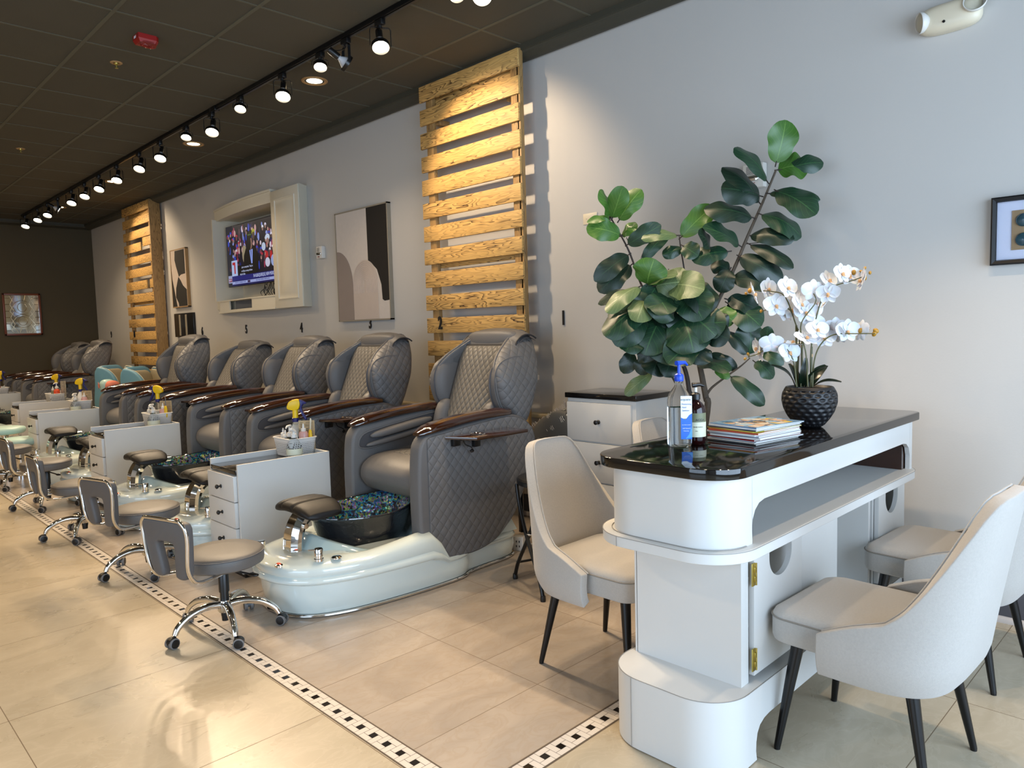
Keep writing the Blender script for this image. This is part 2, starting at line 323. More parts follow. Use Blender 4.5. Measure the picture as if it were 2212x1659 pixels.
# ------------------------------------------------------------------ mesh builder
class MB:
    def __init__(s): s.v = []; s.f = []; s.c = []; s.mi = []; s.uv = {}; s.cur = 0; s.col = None
    def add(s, vs, fs):
        o = len(s.v); s.v += [tuple(p) for p in vs]
        for f in fs: s.f.append(tuple(i+o for i in f)); s.mi.append(s.cur); s.c.append(s.col)
        return o
    def mat(s, i): s.cur = i; return s
    def color(s, c): s.col = lin(c) if isinstance(c, str) else c; return s
    def box(s, c, d, bevel=0, seg=2, rot=None):
        bm = bmesh.new(); bmesh.ops.create_cube(bm, size=1)
        for v in bm.verts: v.co = Vector((v.co.x*d[0], v.co.y*d[1], v.co.z*d[2]))
        if bevel: bmesh.ops.bevel(bm, geom=bm.edges[:], offset=min(bevel, min(d)*.49), segments=seg, affect='EDGES', profile=.5)
        M = Matrix.Translation(c)
        if rot is not None: M = M @ (rot if isinstance(rot, Matrix) else (Matrix.Rotation(rot[2], 4, 'Z') @ Matrix.Rotation(rot[1], 4, 'Y') @ Matrix.Rotation(rot[0], 4, 'X')))
        bm.verts.index_update()
        s.add([M @ v.co for v in bm.verts], [[v.index for v in f.verts] for f in bm.faces]); bm.free(); return s
    def box2(s, a, b, bevel=0, seg=2):
        return s.box([(a[i]+b[i])/2 for i in range(3)], [abs(b[i]-a[i]) for i in range(3)], bevel, seg)
    def loft(s, rings, closed=True, cap0=True, cap1=True):
        n = len(rings[0]); vs = [p for r in rings for p in r]; fs = []
        m = n if closed else n-1
        for i in range(len(rings)-1):
            for j in range(m):
                a = i*n+j; b = i*n+(j+1) % n; fs.append((a, b, b+n, a+n))
        if closed and cap0: fs.append(tuple(range(n-1, -1, -1)))
        if closed and cap1: fs.append(tuple(range((len(rings)-1)*n, len(rings)*n)))
        s.add(vs, fs); return s
    def lathe(s, prof, c=(0, 0, 0), n=28, axis='Z', sx=1, sy=1, cap=True):
        rings = []
        for r, z in prof:
            ring = []
            for k in range(n):
                a = 2*pi*k/n; p = (r*cos(a)*sx, r*sin(a)*sy, z)
                if axis == 'X': p = (p[2], p[0], p[1])
                if axis == 'Y': p = (p[1], p[2], p[0])
                ring.append((p[0]+c[0], p[1]+c[1], p[2]+c[2]))
            rings.append(ring)
        return s.loft(rings, True, cap, cap)
    def tube(s, pts, r, n=10, caps=True):
        pts = [Vector(p) for p in pts]; rings = []; up = None
        for i, p in enumerate(pts):
            t = (pts[min(i+1, len(pts)-1)]-pts[max(i-1, 0)]).normalized()
            if up is None:
                up = t.orthogonal().normalized()
            up = (up-t*up.dot(t)); up = up.normalized() if up.length > 1e-6 else t.orthogonal().normalized()
            w = t.cross(up); rr = r(i/(len(pts)-1)) if callable(r) else (r[i] if isinstance(r, (list, tuple)) else r)
            rings.append([tuple(p+rr*(cos(2*pi*k/n)*up+sin(2*pi*k/n)*w)) for k in range(n)])
        return s.loft(rings, True, caps, caps)
    def ribbon(s, pts, w, t, side=None):
        """flat bar along a path: w across, t thick"""
        pts = [Vector(p) for p in pts]; rings = []
        for i, p in enumerate(pts):
            tt = (pts[min(i+1, len(pts)-1)]-pts[max(i-1, 0)]).normalized()
            sd = Vector(side) if side else Vector((0, 0, 1)).cross(tt).normalized()
            nn = tt.cross(sd).normalized()
            ww = w(i/(len(pts)-1)) if callable(w) else w
            b = t*.35; hw, ht = ww/2, t/2
            rings.append([tuple(p+sd*x+nn*y) for x, y in ((hw-b, ht), (hw, ht-b), (hw, -ht+b), (hw-b, -ht), (-hw+b, -ht), (-hw, -ht+b), (-hw, ht-b), (-hw+b, ht))])
        return s.loft(rings)
    def prism(s, poly, a, b, axis='Y', bevel=0, bseg=2):
        """poly in the plane normal to axis, from a to b, puffed edge by inset rings"""
        n = len(poly)
        def P3(p, h):
            return {'Y': (p[0], h, p[1]), 'X': (h, p[0], p[1]), 'Z': (p[0], p[1], h)}[axis]
        sg = 1 if b > a else -1; rings = []
        if bevel:
            for k in range(bseg+1):
                t = pi/2*k/bseg; rings.append([P3(p, a+sg*bevel*(1-cos(t))) for p in offset_poly(poly, -bevel*(1-sin(t)))])
            for k in range(bseg, -1, -1):
                t = pi/2*k/bseg; rings.append([P3(p, b-sg*bevel*(1-cos(t))) for p in offset_poly(poly, -bevel*(1-sin(t)))])
        else: rings = [[P3(p, a) for p in poly], [P3(p, b) for p in poly]]
        return s.loft(rings)
    def pillow(s, c, d, e1=.5, e2=.5, n=24, m=12, rot=None, fn=None):
        """superellipsoid, d = half sizes"""
        def sp(w, e): return math.copysign(abs(w)**e, w)
        M = Matrix.Translation(c)
        if rot is not None: M = M @ Matrix.Rotation(rot[2], 4, 'Z') @ Matrix.Rotation(rot[1], 4, 'Y') @ Matrix.Rotation(rot[0], 4, 'X')
        rings = []
        for i in range(1, m):
            la = -pi/2+pi*i/m; ring = []
            for j in range(n):
                lo = 2*pi*j/n
                p = Vector((d[0]*sp(cos(la), e1)*sp(cos(lo), e2), d[1]*sp(cos(la), e1)*sp(sin(lo), e2), d[2]*sp(sin(la), e1)))
                if fn: p = fn(p)
                ring.append(tuple(M @ p))
            rings.append(ring)
        return s.loft(rings)
    def grid(s, fn, nu, nv, uv=False):
        vs = [fn(i/(nu-1), j/(nv-1)) for j in range(nv) for i in range(nu)]
        fs = [(j*nu+i, j*nu+i+1, (j+1)*nu+i+1, (j+1)*nu+i) for j in range(nv-1) for i in range(nu-1)]
        o = s.add(vs, fs)
        if uv:
            for j in range(nv):
                for i in range(nu): s.uv[o+j*nu+i] = (2*i/(nu-1)-1, j/(nv-1))
        return s
    def poly(s, pts): s.add(pts, [tuple(range(len(pts)))]); return s
    def build(s, name, mats, parent=None, angle=38, smooth=True, kind=None, fixn=True):
        me = bpy.data.meshes.new(name); me.from_pydata(s.v, [], s.f)
        for mm in (mats if isinstance(mats, (list, tuple)) else [mats]): me.materials.append(MT[mm] if isinstance(mm, str) else mm)
        me.polygons.foreach_set('material_index', s.mi)
        if any(c is not None for c in s.c):
            ca = me.color_attributes.new('Col', 'FLOAT_COLOR', 'CORNER')
            for p in me.polygons:
                c = s.c[p.index] or (.8, .8, .8)
                for li in p.loop_indices: ca.data[li].color = (*c, 1)
        if s.uv:
            ul = me.uv_layers.new(name='UVMap')
            for l in me.loops: ul.data[l.index].uv = s.uv.get(l.vertex_index, (0, 0))
        me.update()
        if fixn:
            bm = bmesh.new(); bm.from_mesh(me); bmesh.ops.recalc_face_normals(bm, faces=bm.faces[:]); bm.to_mesh(me); bm.free()
        if smooth:
            me.polygons.foreach_set('use_smooth', [True]*len(me.polygons)); me.set_sharp_from_angle(angle=R(angle))
        o = bpy.data.objects.new(name, me); COL.objects.link(o)
        if parent: o.parent = parent
        if kind: o['kind'] = kind
        return o
def offset_poly(poly, d):
    """outward offset (d > 0) of a polygon by its vertex normals"""
    n = len(poly); A = sum(poly[i][0]*poly[(i+1) % n][1]-poly[(i+1) % n][0]*poly[i][1] for i in range(n)); sg = 1 if A > 0 else -1
    out = []
    for i in range(n):
        a = Vector(poly[i-1]); b = Vector(poly[i]); c = Vector(poly[(i+1) % n])
        e1 = (b-a).normalized(); e2 = (c-b).normalized(); t = (e1+e2)
        if t.length < 1e-6: t = e1
        t.normalize(); nn = Vector((t.y, -t.x))*sg
        k = max(.5, nn.dot(Vector((e1.y, -e1.x))*sg))
        out.append((b.x+nn.x*d/k, b.y+nn.y*d/k))
    return out
def spline(pts, n, closed=False):
    """catmull-rom resample"""
    P = [Vector(p) for p in pts]; out = []; m = len(P) if closed else len(P)-1
    for k in range(n):
        t = k/(n if closed else n-1)*m; i = min(int(t), m-1); f = t-i
        g = (lambda j: P[j % len(P)]) if closed else (lambda j: P[max(0, min(len(P)-1, j))])
        a, b, c, d = g(i-1), g(i), g(i+1), g(i+2)
        out.append(tuple(.5*((2*b)+(c-a)*f+(2*a-5*b+4*c-d)*f*f+(3*b-a-3*c+d)*f**3)))
    return out
def rrect(x0, x1, y0, y1, r, n=6):
    rr = r if isinstance(r, (list, tuple)) else [r]*4; out = []
    for (cx, cy, a0, q) in ((x1-rr[0], y1-rr[0], 0, rr[0]), (x0+rr[1], y1-rr[1], pi/2, rr[1]), (x0+rr[2], y0+rr[2], pi, rr[2]), (x1-rr[3], y0+rr[3], 3*pi/2, rr[3])):
        if q <= 1e-5: out.append((cx, cy)); continue
        for k in range(n+1): a = a0+pi/2*k/n; out.append((cx+q*cos(a), cy+q*sin(a)))
    return out
def thing(name, label, cat, loc=(0, 0, 0), rz=0, group=None):
    o = bpy.data.objects.new(name, None); COL.objects.link(o); o.empty_display_size = .05
    o.location = loc; o.rotation_euler = (0, 0, rz); o['label'] = label; o['category'] = cat
    if group: o['group'] = group
    return o
def tag(o, label, cat, group=None, kind=None):
    o['label'] = label; o['category'] = cat
    if group: o['group'] = group
    if kind: o['kind'] = kind
    return o
def struct(o): o['kind'] = 'structure'; return o
def dup(root, loc, rz=None, label=None, group=None):
    r = root.copy(); COL.objects.link(r); r.location = loc
    if rz is not None: r.rotation_euler = (0, 0, rz)
    if label: r['label'] = label
    if group: r['group'] = group
    for ch in list(root.children):
        c = ch.copy(); COL.objects.link(c); c.parent = r
        for g in ch.children:
            d = g.copy(); COL.objects.link(d); d.parent = c
    return r
FONT = {}
def text(name, body, size, mat_, parent, M, ext=.0008, align='CENTER', sx=1, bold=0):
    cu = bpy.data.curves.new('txt', 'FONT'); cu.body = body; cu.size = size; cu.extrude = ext; cu.align_x = align; cu.align_y = 'CENTER'; cu.resolution_u = 3; cu.offset = bold
    t = bpy.data.objects.new('txt', cu); COL.objects.link(t)
    me = bpy.data.meshes.new_from_object(t.evaluated_get(bpy.context.evaluated_depsgraph_get()))
    bpy.data.objects.remove(t); bpy.data.curves.remove(cu)
    me.name = name; me.materials.clear(); me.materials.append(MT[mat_])
    me.transform(M @ Matrix.Diagonal((sx, 1, 1, 1)))
    o = bpy.data.objects.new(name, me); COL.objects.link(o)
    if parent: o.parent = parent
    return o
def face_mx(loc, normal, upv=(0, 0, 1)):
    """matrix putting text (xy plane, facing +z) at loc, facing normal"""
    n = Vector(normal).normalized(); u = Vector(upv); u = (u-n*u.dot(n)).normalized(); x = u.cross(n)
    M = Matrix((x, u, n)).transposed().to_4x4(); M.translation = loc; return M
MT['ink'] = mat('dark_ink', '#101014', .5, noise_s=9)
MT['ink_navy'] = mat('navy_ink', '#101a6a', .5, noise_s=9)
MT['ink_white'] = mat('white_ink', '#e8eef6', .5, noise_s=9)
MT['ink_red'] = mat('red_ink', '#8a1c18', .5, noise_s=9)
rnd = random.Random(7)
SPOT_POWER, DOWN_POWER = 88, 60
# ------------------------------------------------------------------ room shell
XW, XL, YB, YF, ZC = 3.865, -3.8, 14.05, -2.1, 3.34
b = MB()
b.mat(0).poly([(XL, YF, 0), (XW, YF, 0), (XW, 1.5335, 0), (XL, 1.5335, 0)])
b.poly([(XL, 1.5335, 0), (1.3125, 1.5335, 0), (1.3125, YB, 0), (XL, YB, 0)])
b.mat(1).poly([(1.3911, 1.6121, 0), (XW, 1.6121, 0), (XW, YB, 0), (1.3911, YB, 0)])
b.mat(2).poly([(1.3125, 1.5335, -.0005), (XW, 1.5335, -.0005), (XW, 1.6121, -.0005), (1.3125, 1.6121, -.0005)])
b.poly([(1.3125, 1.6121, -.0005), (1.3911, 1.6121, -.0005), (1.3911, YB, -.0005), (1.3125, YB, -.0005)])
struct(b.build('floor', ['floor_out', 'floor_in', 'grout'], smooth=False))
# black and white pinwheel mosaic border: one strip away from us, one towards the right wall
U = .0262; g = .0018
def mosaic(name, fn, n):
    mb = MB()
    def q(c0, r0, c1, r1, k):
        mb.mat(k); a = .0016 if k == 0 else g
        mb.poly([fn(c0*U+a/2, r0*U+a/2, .0006), fn(c1*U-a/2, r0*U+a/2, .0006), fn(c1*U-a/2, r1*U-a/2, .0006), fn(c0*U+a/2, r1*U-a/2, .0006)])
    for k in range(n):
        r = 3*k
        q(1, r, 2, r+1, 1); q(0, r, 1, r+2, 0); q(0, r+2, 2, r+3, 0); q(1, r+1, 3, r+2, 0); q(2, r+2, 3, r+4, 0)
    for e in (0.0, 3*U): mb.mat(2).poly([fn(e-.003, 0, .0008), fn(e+.003, 0, .0008), fn(e+.003, 3*U*n, .0008), fn(e-.003, 3*U*n, .0008)])
    o = struct(mb.build(name, ['mos_w', 'mos_k', 'grout'], smooth=False)); return o
mosaic('trim_1', lambda c, r, z: (1.3125+c, 1.6121+(.0) + r + .0, z), 158)
mosaic('trim_2', lambda c, r, z: (1.336+r, 1.6121-c, z), 32)
# walls
def wall(name, a, bb, m): return struct(MB().box2(a, bb).build(name, m, smooth=False))
NY0, NY1, NZ0, NZ1 = 7.30, 8.90, 1.70, 2.90   # niche of the TV cabinet
mb = MB(); mb.box2((XW, YF-.1, 0), (XW+.30, NY0, 3.5)); mb.box2((XW, NY1, 0), (XW+.30, YB+.1, 3.5)); mb.box2((XW, NY0, 0), (XW+.30, NY1, NZ0)); mb.box2((XW, NY0, NZ1), (XW+.30, NY1, 3.5)); mb.box2((XW+.26, NY0, NZ0), (XW+.30, NY1, NZ1))
struct(mb.build('wall_right', 'wall', smooth=False))
wall('wall_back', (XL-.1, YB, 0), (XW, YB+.12, 3.5), 'wall_brown')
# front and left walls carry the shop windows (openings with frames)
def wall_with_opening(name, fixed, axis, lo, hi, o0, o1, z0, z1, mname):
    mb = MB()
    def bx(u0, u1, za, zb):
        if axis == 'Y': mb.box2((u0, fixed-.12, za), (u1, fixed, zb))
        else: mb.box2((fixed-.12, u0, za), (fixed, u1, zb))
    bx(lo, o0, 0, 3.5); bx(o1, hi, 0, 3.5); bx(o0, o1, 0, z0); bx(o0, o1, z1, 3.5)
    return struct(mb.build(name, mname, smooth=False))
wall_with_opening('wall_front', YF, 'Y', XL-.12, XW+.12, -1.1, 3.75, .25, 2.85, 'wall')
wall_with_opening('wall_left', XL, 'X', YF, YB, -1.1, 3.5, .25, 2.85, 'wall')
def window(name, axis, fixed, u0, u1, z0, z1, n):
    mb = MB(); w = (u1-u0)/n
    def bx(a, b_, za, zb):
        if axis == 'Y': mb.box2((a, fixed-.09, za), (b_, fixed-.03, zb), .004)
        else: mb.box2((fixed-.09, a, za), (fixed-.03, b_, zb), .004)
    bx(u0, u1, z0, z0+.06); bx(u0, u1, z1-.06, z1)
    for k in range(n+1): c = u0+w*k; bx(max(u0, c-.03), min(u1, c+.03), z0, z1)
    return struct(mb.build(name, 'frame_blk'))
window('window_1', 'Y', YF, -1.1, 3.75, .25, 2.85, 4)
window('window_2', 'X', XL, -1.1, 3.5, .25, 2.85, 4)
# suspended ceiling: tiles with a grid of tees
mb = MB(); mb.box2((XL, YF, ZC), (XW, YB, ZC+.1)); mb.mat(1)
x = 1.525-.61*8
while x < XW-.2:
    if x > XL: mb.box2((x-.012, YF, ZC-.004), (x+.012, YB, ZC+.001))
    x += .61
y = 4.81-.61*11
while y < YB:
    mb.box2((XL, y-.008, ZC-.003), (XW, y+.008, ZC+.001)); y += .61
struct(mb.build('ceiling', ['ceil', 'tee'], smooth=False))
prof = [(XW, 3.277), (XW-.012, 3.270), (XW-.03, 3.262), (XW-.05, 3.262), (XW-.075, 3.272), (XW-.105, 3.285), (XW-.12, 3.287), (XW-.125, 3.30), (XW-.139, 3.302), (XW-.139, ZC), (XW, ZC)]
mb = MB()
for a, c in ((YF, 8.33), (8.333, YB)): mb.loft([[(p[0], a, p[1]) for p in prof], [(p[0], c, p[1]) for p in prof]])
struct(mb.build('trim_3', 'crown', angle=25))
mb = MB(); dY = YB-XW
mb.loft([[(XL, p[0]+dY, p[1]) for p in prof], [(XW-.01, p[0]+dY, p[1]) for p in prof]]); struct(mb.build('trim_4', 'crown', angle=25))
# baseboards on the right wall: tall dark band and a pale shoe moulding
mb = MB(); mb.box2((XW-.012, YF, .028), (XW, 3.80, .155), .002); mb.mat(1).loft([[(XW, y, 0), (XW-.028, y, 0), (XW-.028, y, .010), (XW-.022, y, .020), (XW-.016, y, .026), (XW, y, .030)] for y in (YF, 3.80)])
struct(mb.build('baseboard_right', ['base_dark', 'base_lt']))
struct(MB().box2((XL, YB-.015, 0), (XW, YB, .15), .003).build('baseboard_back', 'base_dark'))
# low ledge along the wall behind the pedicure chairs
mb = MB(); mb.box2((3.79, 3.80, 0), (XW, YB, .755)); mb.box2((3.79, 3.0, .245), (XW, 3.80, .755)); mb.mat(1).box2((3.775, 3.0, .755), (XW, YB, .782), .003)
struct(mb.build('trim_5', ['ledge', 'ledge_top']))

# ------------------------------------------------------------------ pallet screens on the wall
def pallet(label, y0, y1, side):
    t = thing('pallet_screen', label, 'wall decoration', (3.71, y0, 0))
    L_ = y1-y0; top = 3.309; k = 0; n = 17
    for k in range(n):
        z = top-k*.1813; j = rnd.uniform(-.006, .006)
        if side and k in (3, 6):   # broken boards of the far screen
            a = .33 if k == 3 else .17
            p = MB().box2((-.018, a+.06, z-.12), (0, L_, z), .002).build('slat', 'pallet', t); p.location = (0, 0, 0)
            dz = .05 if k == 3 else 0
            MB().box2((-.018, 0, z-.12+dz), (0, a-.02 if k == 3 else a-.05, z+dz), .002).build('slat', 'pallet', t)
            continue
        MB().box2((-.018, j, z-.12), (0, L_+j*.5, z), .002).build('slat', 'pallet', t)
    for yy in (.05, L_-.10):
        MB().box2((.001, yy-.035, .40), (.038, yy+.04, 3.32), .002).build('upright', 'pallet_v', t)
    MB().box2((.001, .03, .40), (.036, .0, 3.315), .002).build('upright', 'pallet_v', t)
    if side: MB().box2((-.018, -.02, .40), (.13, -.001, 3.312), .002).build('side_board', 'pallet_v', t)
    for z in (3.17, 1.95): MB().box2((.04, .08, z-.06), (.055, L_-.08, z+.05), .002).build('back_board', 'pallet', t)
    for z in (3.0, .6):
        for yy in (.15, L_-.15): MB().box2((.038, yy-.02, z), (.148, yy+.02, z+.04), .002).build('bracket', 'pallet_v', t)
    return t
pallet('burnt-wood slatted pallet screen behind the nearest pedicure chair, reaching the ceiling', 3.59, 4.685, False)
pallet('narrower-looking far burnt-wood pallet screen with two broken slats near the back wall', 10.77, 11.88, True)

# ------------------------------------------------------------------ numbers on the wall
for n, (yy, zz, xx) in {'1': (3.369, 1.456, XW), '2': (4.507, 1.45, 3.69), '3': (5.74, 1.476, XW), '4': (7.017, 1.458, XW), '5': (8.31, 1.466, XW), '6': (9.589, 1.464, XW), '8': (11.648, 1.46, 3.69), '9': (13.33, 1.468, XW)}.items():
    o = text('wall_number', n, .14, 'ink', None, face_mx((0, 0, 0), (-1, 0, 0)), .004, sx=.68, bold=.003)
    o.location = (xx-.006, yy, zz); where = {'1': 'right of the nearest pallet screen', '2': 'on a slat of the nearest pallet screen', '3': 'just under the large abstract canvas', '4': 'under the right side of the TV cabinet', '5': 'under the left side of the TV cabinet', '6': 'right of the small black frame', '8': 'on a slat of the far pallet screen', '9': 'near the dark back corner'}[n]
    tag(o, f'black station number {n} {where}', 'number')
# ------------------------------------------------------------------ pedicure spa chairs
def P_(X, Y, z): return (X-2.6, Y-3.44, z)
def spa_chair():
    t = thing('pedicure_chair', '', 'pedicure chair', (2.6, 3.44, 0))
    # tub base
    half = [(1.655, .0), (1.668, .10), (1.71, .19), (1.79, .26), (1.92, .312), (2.08, .342), (2.29, .362), (2.48, .37), (2.62, .362), (2.70, .325), (2.80, .312), (2.98, .305), (3.08, .285), (3.13, .22), (3.14, .0)]
    hp = spline(half, 40); prof = [(x-2.6, y) for x, y in hp] + [(x-2.6, -y) for x, y in reversed(hp[1:-1])]
    def w(x): return max(0, min(1, (2.46-2.6-x)/.10+.5))
    def ring(off, z0, z1, off1=None):
        off1 = off if off1 is None else off1; out = []
        op = {}
        for (x, y), i in zip(prof, range(len(prof))):
            q = w(x); o = off*q+off1*(1-q); key = round(o, 4)
            if key not in op: op[key] = offset_poly(prof, o)
            p = op[key][i]; dp = max(0, min(1, (x+2.6-1.90)/.12))*max(0, min(1, (-off-.015)/.09))*(.055); lf = -dp+.045*max(0, min(1, (x+2.6-1.88)/.45))**1.3*max(0, min(1, (z0-.20)/.07)); out.append((p[0], p[1], (z0+lf)*q+z1*(1-q)))
        return out
    b = MB()
    rings = [ring(-.004, .016, .016), ring(0, .02, .02), ring(.012, .10, .08), ring(.016, .165, .118, .006), ring(.030, .172, .122, .010), ring(.050, .180, .128, .016), ring(.054, .192, .134, .018), ring(.050, .205, .139, .018), ring(.040, .213, .142, .012), ring(.046, .222, .146, .012),
             ring(.046, .250, .152, .010), ring(.036, .262, .156, .006), ring(.012, .272, .160, 0), ring(-.02, .284, .165, -.01), ring(-.045, .290, .168, -.04), ring(-.075, .291, .168, -.06), ring(-.13, .292, .170, -.12)]
    b.loft(rings); b.build('tub_base', 'pearl', t, angle=50)
    b = MB(); pts = [(p[0], p[1], .010) for p in offset_poly(prof, .006)]; b.tube(pts+[pts[0]], .008, 8); b.build('chrome_trim', 'chrome', t)
    # raised cradle around the bowl
    b = MB(); cx = 2.21-2.6
    def cr(ax, ay, z0, lift, dx=0): return [(cx+dx+ax*cos(a), ay*sin(a), z0+lift*abs(cos(a))**1.5) for a in [2*pi*k/40 for k in range(40)]]
    b.loft([cr(.41, .30, .235, .035, .0), cr(.385, .292, .240, .065), cr(.355, .280, .244, .105), cr(.328, .262, .244, .110), cr(.285, .225, .238, .06), cr(.22, .17, .232, .0)]); b.build('bowl_cradle', 'pearl2', t, angle=60)
    # glass bowl
    b = MB(); n = 44
    def el(ax, ay, z, lift=0, dx=0): return [(cx+.0+dx+ax*cos(a), ay*sin(a), z+lift*max(0, cos(a))**2+.25*lift*max(0, -cos(a))**3) for a in [2*pi*k/n for k in range(n)]]
    b.mat(0).loft([el(.15, .11, .222), el(.20, .14, .228), el(.238, .175, .262), el(.270, .200, .33), el(.298, .222, .395, .03), el(.325, .243, .420, .05), el(.329, .247, .427, .05)], cap1=False)
    b.build('foot_bowl', 'blackglass', t, angle=60)
    b = MB(); b.loft([el(.329, .247, .427, .05), el(.318, .237, .431, .05), el(.290, .214, .40, .03), el(.262, .192, .335), el(.228, .165, .27), el(.18, .125, .24), el(.05, .04, .235)], cap0=False); b.build('bowl_lining', 'irid', t, angle=60)
    b = MB(); p = el(.325, .243, .431, .05); b.tube(p+[p[0]], .0055, 6); b.build('bowl_rim', 'blackglass', t)
    b = MB()
    for a in (0, .035, .07): b.lathe([(.010, 0), (.016, .004), (.016, .016), (.008, .022)], (cx-.13+a, .150+a*.5, .425), 10)
    b.build('water_jets', 'chrome', t)
    # foot rest on a curved chrome arm
    b = MB(); fx = -.72
    def frs(k):
        v = (k-.5)*2; y = v*.175; dz = -.034*abs(v)**2.4; gr = -.014*math.exp(-((v-.32)/.05)**2)-.014*math.exp(-((v+.32)/.05)**2)
        hx = .125*(1-.25*abs(v)**4); th = .034*(1-.55*abs(v)**5)
        return [(fx+hx*(abs(cos(a))**.6)*math.copysign(1, cos(a)), y, .513+dz+(th*abs(sin(a))**.75*math.copysign(1, sin(a)))+(gr if sin(a) > 0 else 0)) for a in [2*pi*j/24 for j in range(24)]]
    b.loft([[(fx+.3*(p[0]-fx), p[1]*1.01, .47+.3*(p[2]-.47)) for p in frs(0)]]+[frs(k/60) for k in range(61)]+[[(fx+.3*(p[0]-fx), p[1]*1.01, .47+.3*(p[2]-.47)) for p in frs(1)]])
    b.build('foot_rest', 'cushion_blk', t, angle=70)
    b = MB(); pts = spline([(-.815, 0, .285), (-.812, 0, .33), (-.80, 0, .39), (-.765, 0, .445), (-.70, 0, .485)], 16); b.ribbon(pts, lambda u: .135-.02*u, .072, side=(0, 1, 0))
    b.build('foot_rest_arm', 'chrome', t, angle=40)
    b = MB(); b.lathe([(.014, -.074), (.014, .074)], (-.775, 0, .415), 14, axis='Y'); b.build('pivot_bolt', 'chrome', t)
    b = MB(); b.lathe([(.022, 0), (.022, .14)], (-.68, 0, .462), 16, axis='X'); b.build('height_sleeve', 'chrome', t)
    # taps and buttons on the nose
    b = MB(); c = P_(1.785, 3.185, .284); b.lathe([(.024, 0), (.024, .012), (.019, .014), (.019, .024), (.022, .026), (.022, .058), (.019, .062)], c, 20); b.tube([(c[0], c[1], .340), (c[0]-.05, c[1]+.01, .345)], .004, 8); b.build('tap', 'chrome', t)
    b = MB(); c = P_(1.69, 3.60, .284); b.lathe([(.020, 0), (.020, .04), (.016, .044)], c, 20); b.tube([(c[0], c[1], .318), (c[0]-.04, c[1]-.02, .322)], .004, 8); b.build('tap', 'chrome', t)
    b = MB(); b.lathe([(.026, 0), (.026, .006), (.018, .011), (.0, .012)], P_(1.862, 3.150, .286), 20, cap=False); b.build('drain_button', 'chrome', t)
    b = MB(); b.lathe([(.026, 0), (.026, .010), (.019, .014)], P_(1.632, 3.30, .268), 18, sx=.7, sy=1); b.build('jet_button', 'chrome', t)
    b = MB(); b.lathe([(.016, .014), (.012, .018)], P_(1.632, 3.30, .268), 14, sx=.6, sy=1); b.build('button_insert', 'orange', t)
    # seat
    b = MB(); b.box2((.0, -.25, .165), (.50, .25, .46), .02); b.build('seat_frame', 'black', t)
    b = MB(); b.loft([[(.30, y*.30, .16) for y in (-1, -.5, .5, 1)]+[(.53, y*.29, .16) for y in (1, .5, -.5, -1)], [(.34, y*.28, .26) for y in (-1, -.5, .5, 1)]+[(.51, y*.20, .30) for y in (1, .5, -.5, -1)]]); b.build('rear_shroud', 'pearl', t)
    b = MB(); sec = spline([(-.215, .50), (-.245, .555), (-.225, .625), (-.13, .670), (.05, .675), (.30, .655), (.44, .64), (.44, .52), (.10, .47), (-.10, .455), (-.18, .470)], 44, True)
    def sl(y, k): cxx, czz = .09, .565; return [(cxx+(x-cxx)*k, y, czz+(z-czz)*k) for x, z in sec]
    b.loft([sl(-.262, .80), sl(-.258, .93), sl(-.235, .985), sl(-.15, 1), sl(0, 1.0), sl(.15, 1), sl(.235, .985), sl(.258, .93), sl(.262, .80)]); b.build('seat_cushion', 'leather', t, angle=60)
    b = MB(); b.box2((-.06, -.155, .668), (.40, .155, .6795), .008, 3); b.build('seat_quilting', 'q_seat', t)
    # arms
    side = [(-.262, .22), (-.235, .165), (-.17, .135), (0, .128), (.14, .130), (.27, .160), (.365, .225), (.435, .285), (.49, .366), (.54, .46), (.585, .573), (.628, .682), (.628, .745), (.595, .81), (.52, .865), (.42, .892), (.30, .888), (.10, .872), (-.10, .850), (-.20, .838), (-.245, .80), (-.262, .74), (-.272, .60), (-.272, .40)]
    sp_ = spline(side, 72, True)
    for sy in (-1, 1):
        b = MB(); b.prism(sp_, sy*.276, sy*.372, 'Y', .018, 3); b.build('arm', 'leather', t, angle=40)
        b = MB(); q = offset_poly([(max(-.225, x), z) for x, z in sp_], -.012); b.prism(q, sy*.368, sy*.381, 'Y', .009, 2); b.build('quilted_side', 'q_side', t, angle=40)
        # slot with the forearm massage cushions inside the arm
        b = MB(); slot = spline([(-.20, .715), (-.212, .75), (-.17, .790), (-.05, .812), (.10, .832), (.26, .855), (.38, .862), (.42, .82), (.36, .772), (.10, .748), (-.10, .712)], 40, True)
        b.prism(slot, sy*.272, sy*.278, 'Y', .002, 1); b.build('arm_slot', 'leather_dk', t)
        b = MB()
        b.pillow((.09, sy*.258, .806), (.24, .036, .026), .8, .8, 24, 10, rot=(0, -.13, 0)); b.pillow((.09, sy*.262, .756), (.27, .030, .020), .8, .8, 24, 10, rot=(0, -.13, 0)); b.build('arm_cushion', 'leather', t, angle=70)
        b = MB(); rim = [(x, sy*.275, z) for x, z in offset_poly(slot, .006)]; b.tube(rim+[rim[0]], .006, 6); b.build('slot_piping', 'leather', t)
        # walnut arm cap
        b = MB(); rings = []
        for k in range(21):
            u = k/20; x = -.245+.68*u; wd = .060*(min(1, (u+.02)/.10))**.5*(1 if u < .93 else 1-.25*(u-.93)/.07); zc = .846+.052*u+.018*sin(pi*u); th = .040*(min(1, (u+.03)/.15))**.6*(1 if u < .95 else .8)
            yc = sy*.322
            rings.append([(x, yc+wd*(abs(cos(a))**.6)*math.copysign(1, cos(a)), zc+th*(.30 if sin(a) < 0 else 1)*(abs(sin(a))**.9)*math.copysign(1, sin(a))-.004) for a in [2*pi*j/20 for j in range(20)]])
        b.loft(rings); b.build('arm_cap', 'gloss_wood', t, angle=50)
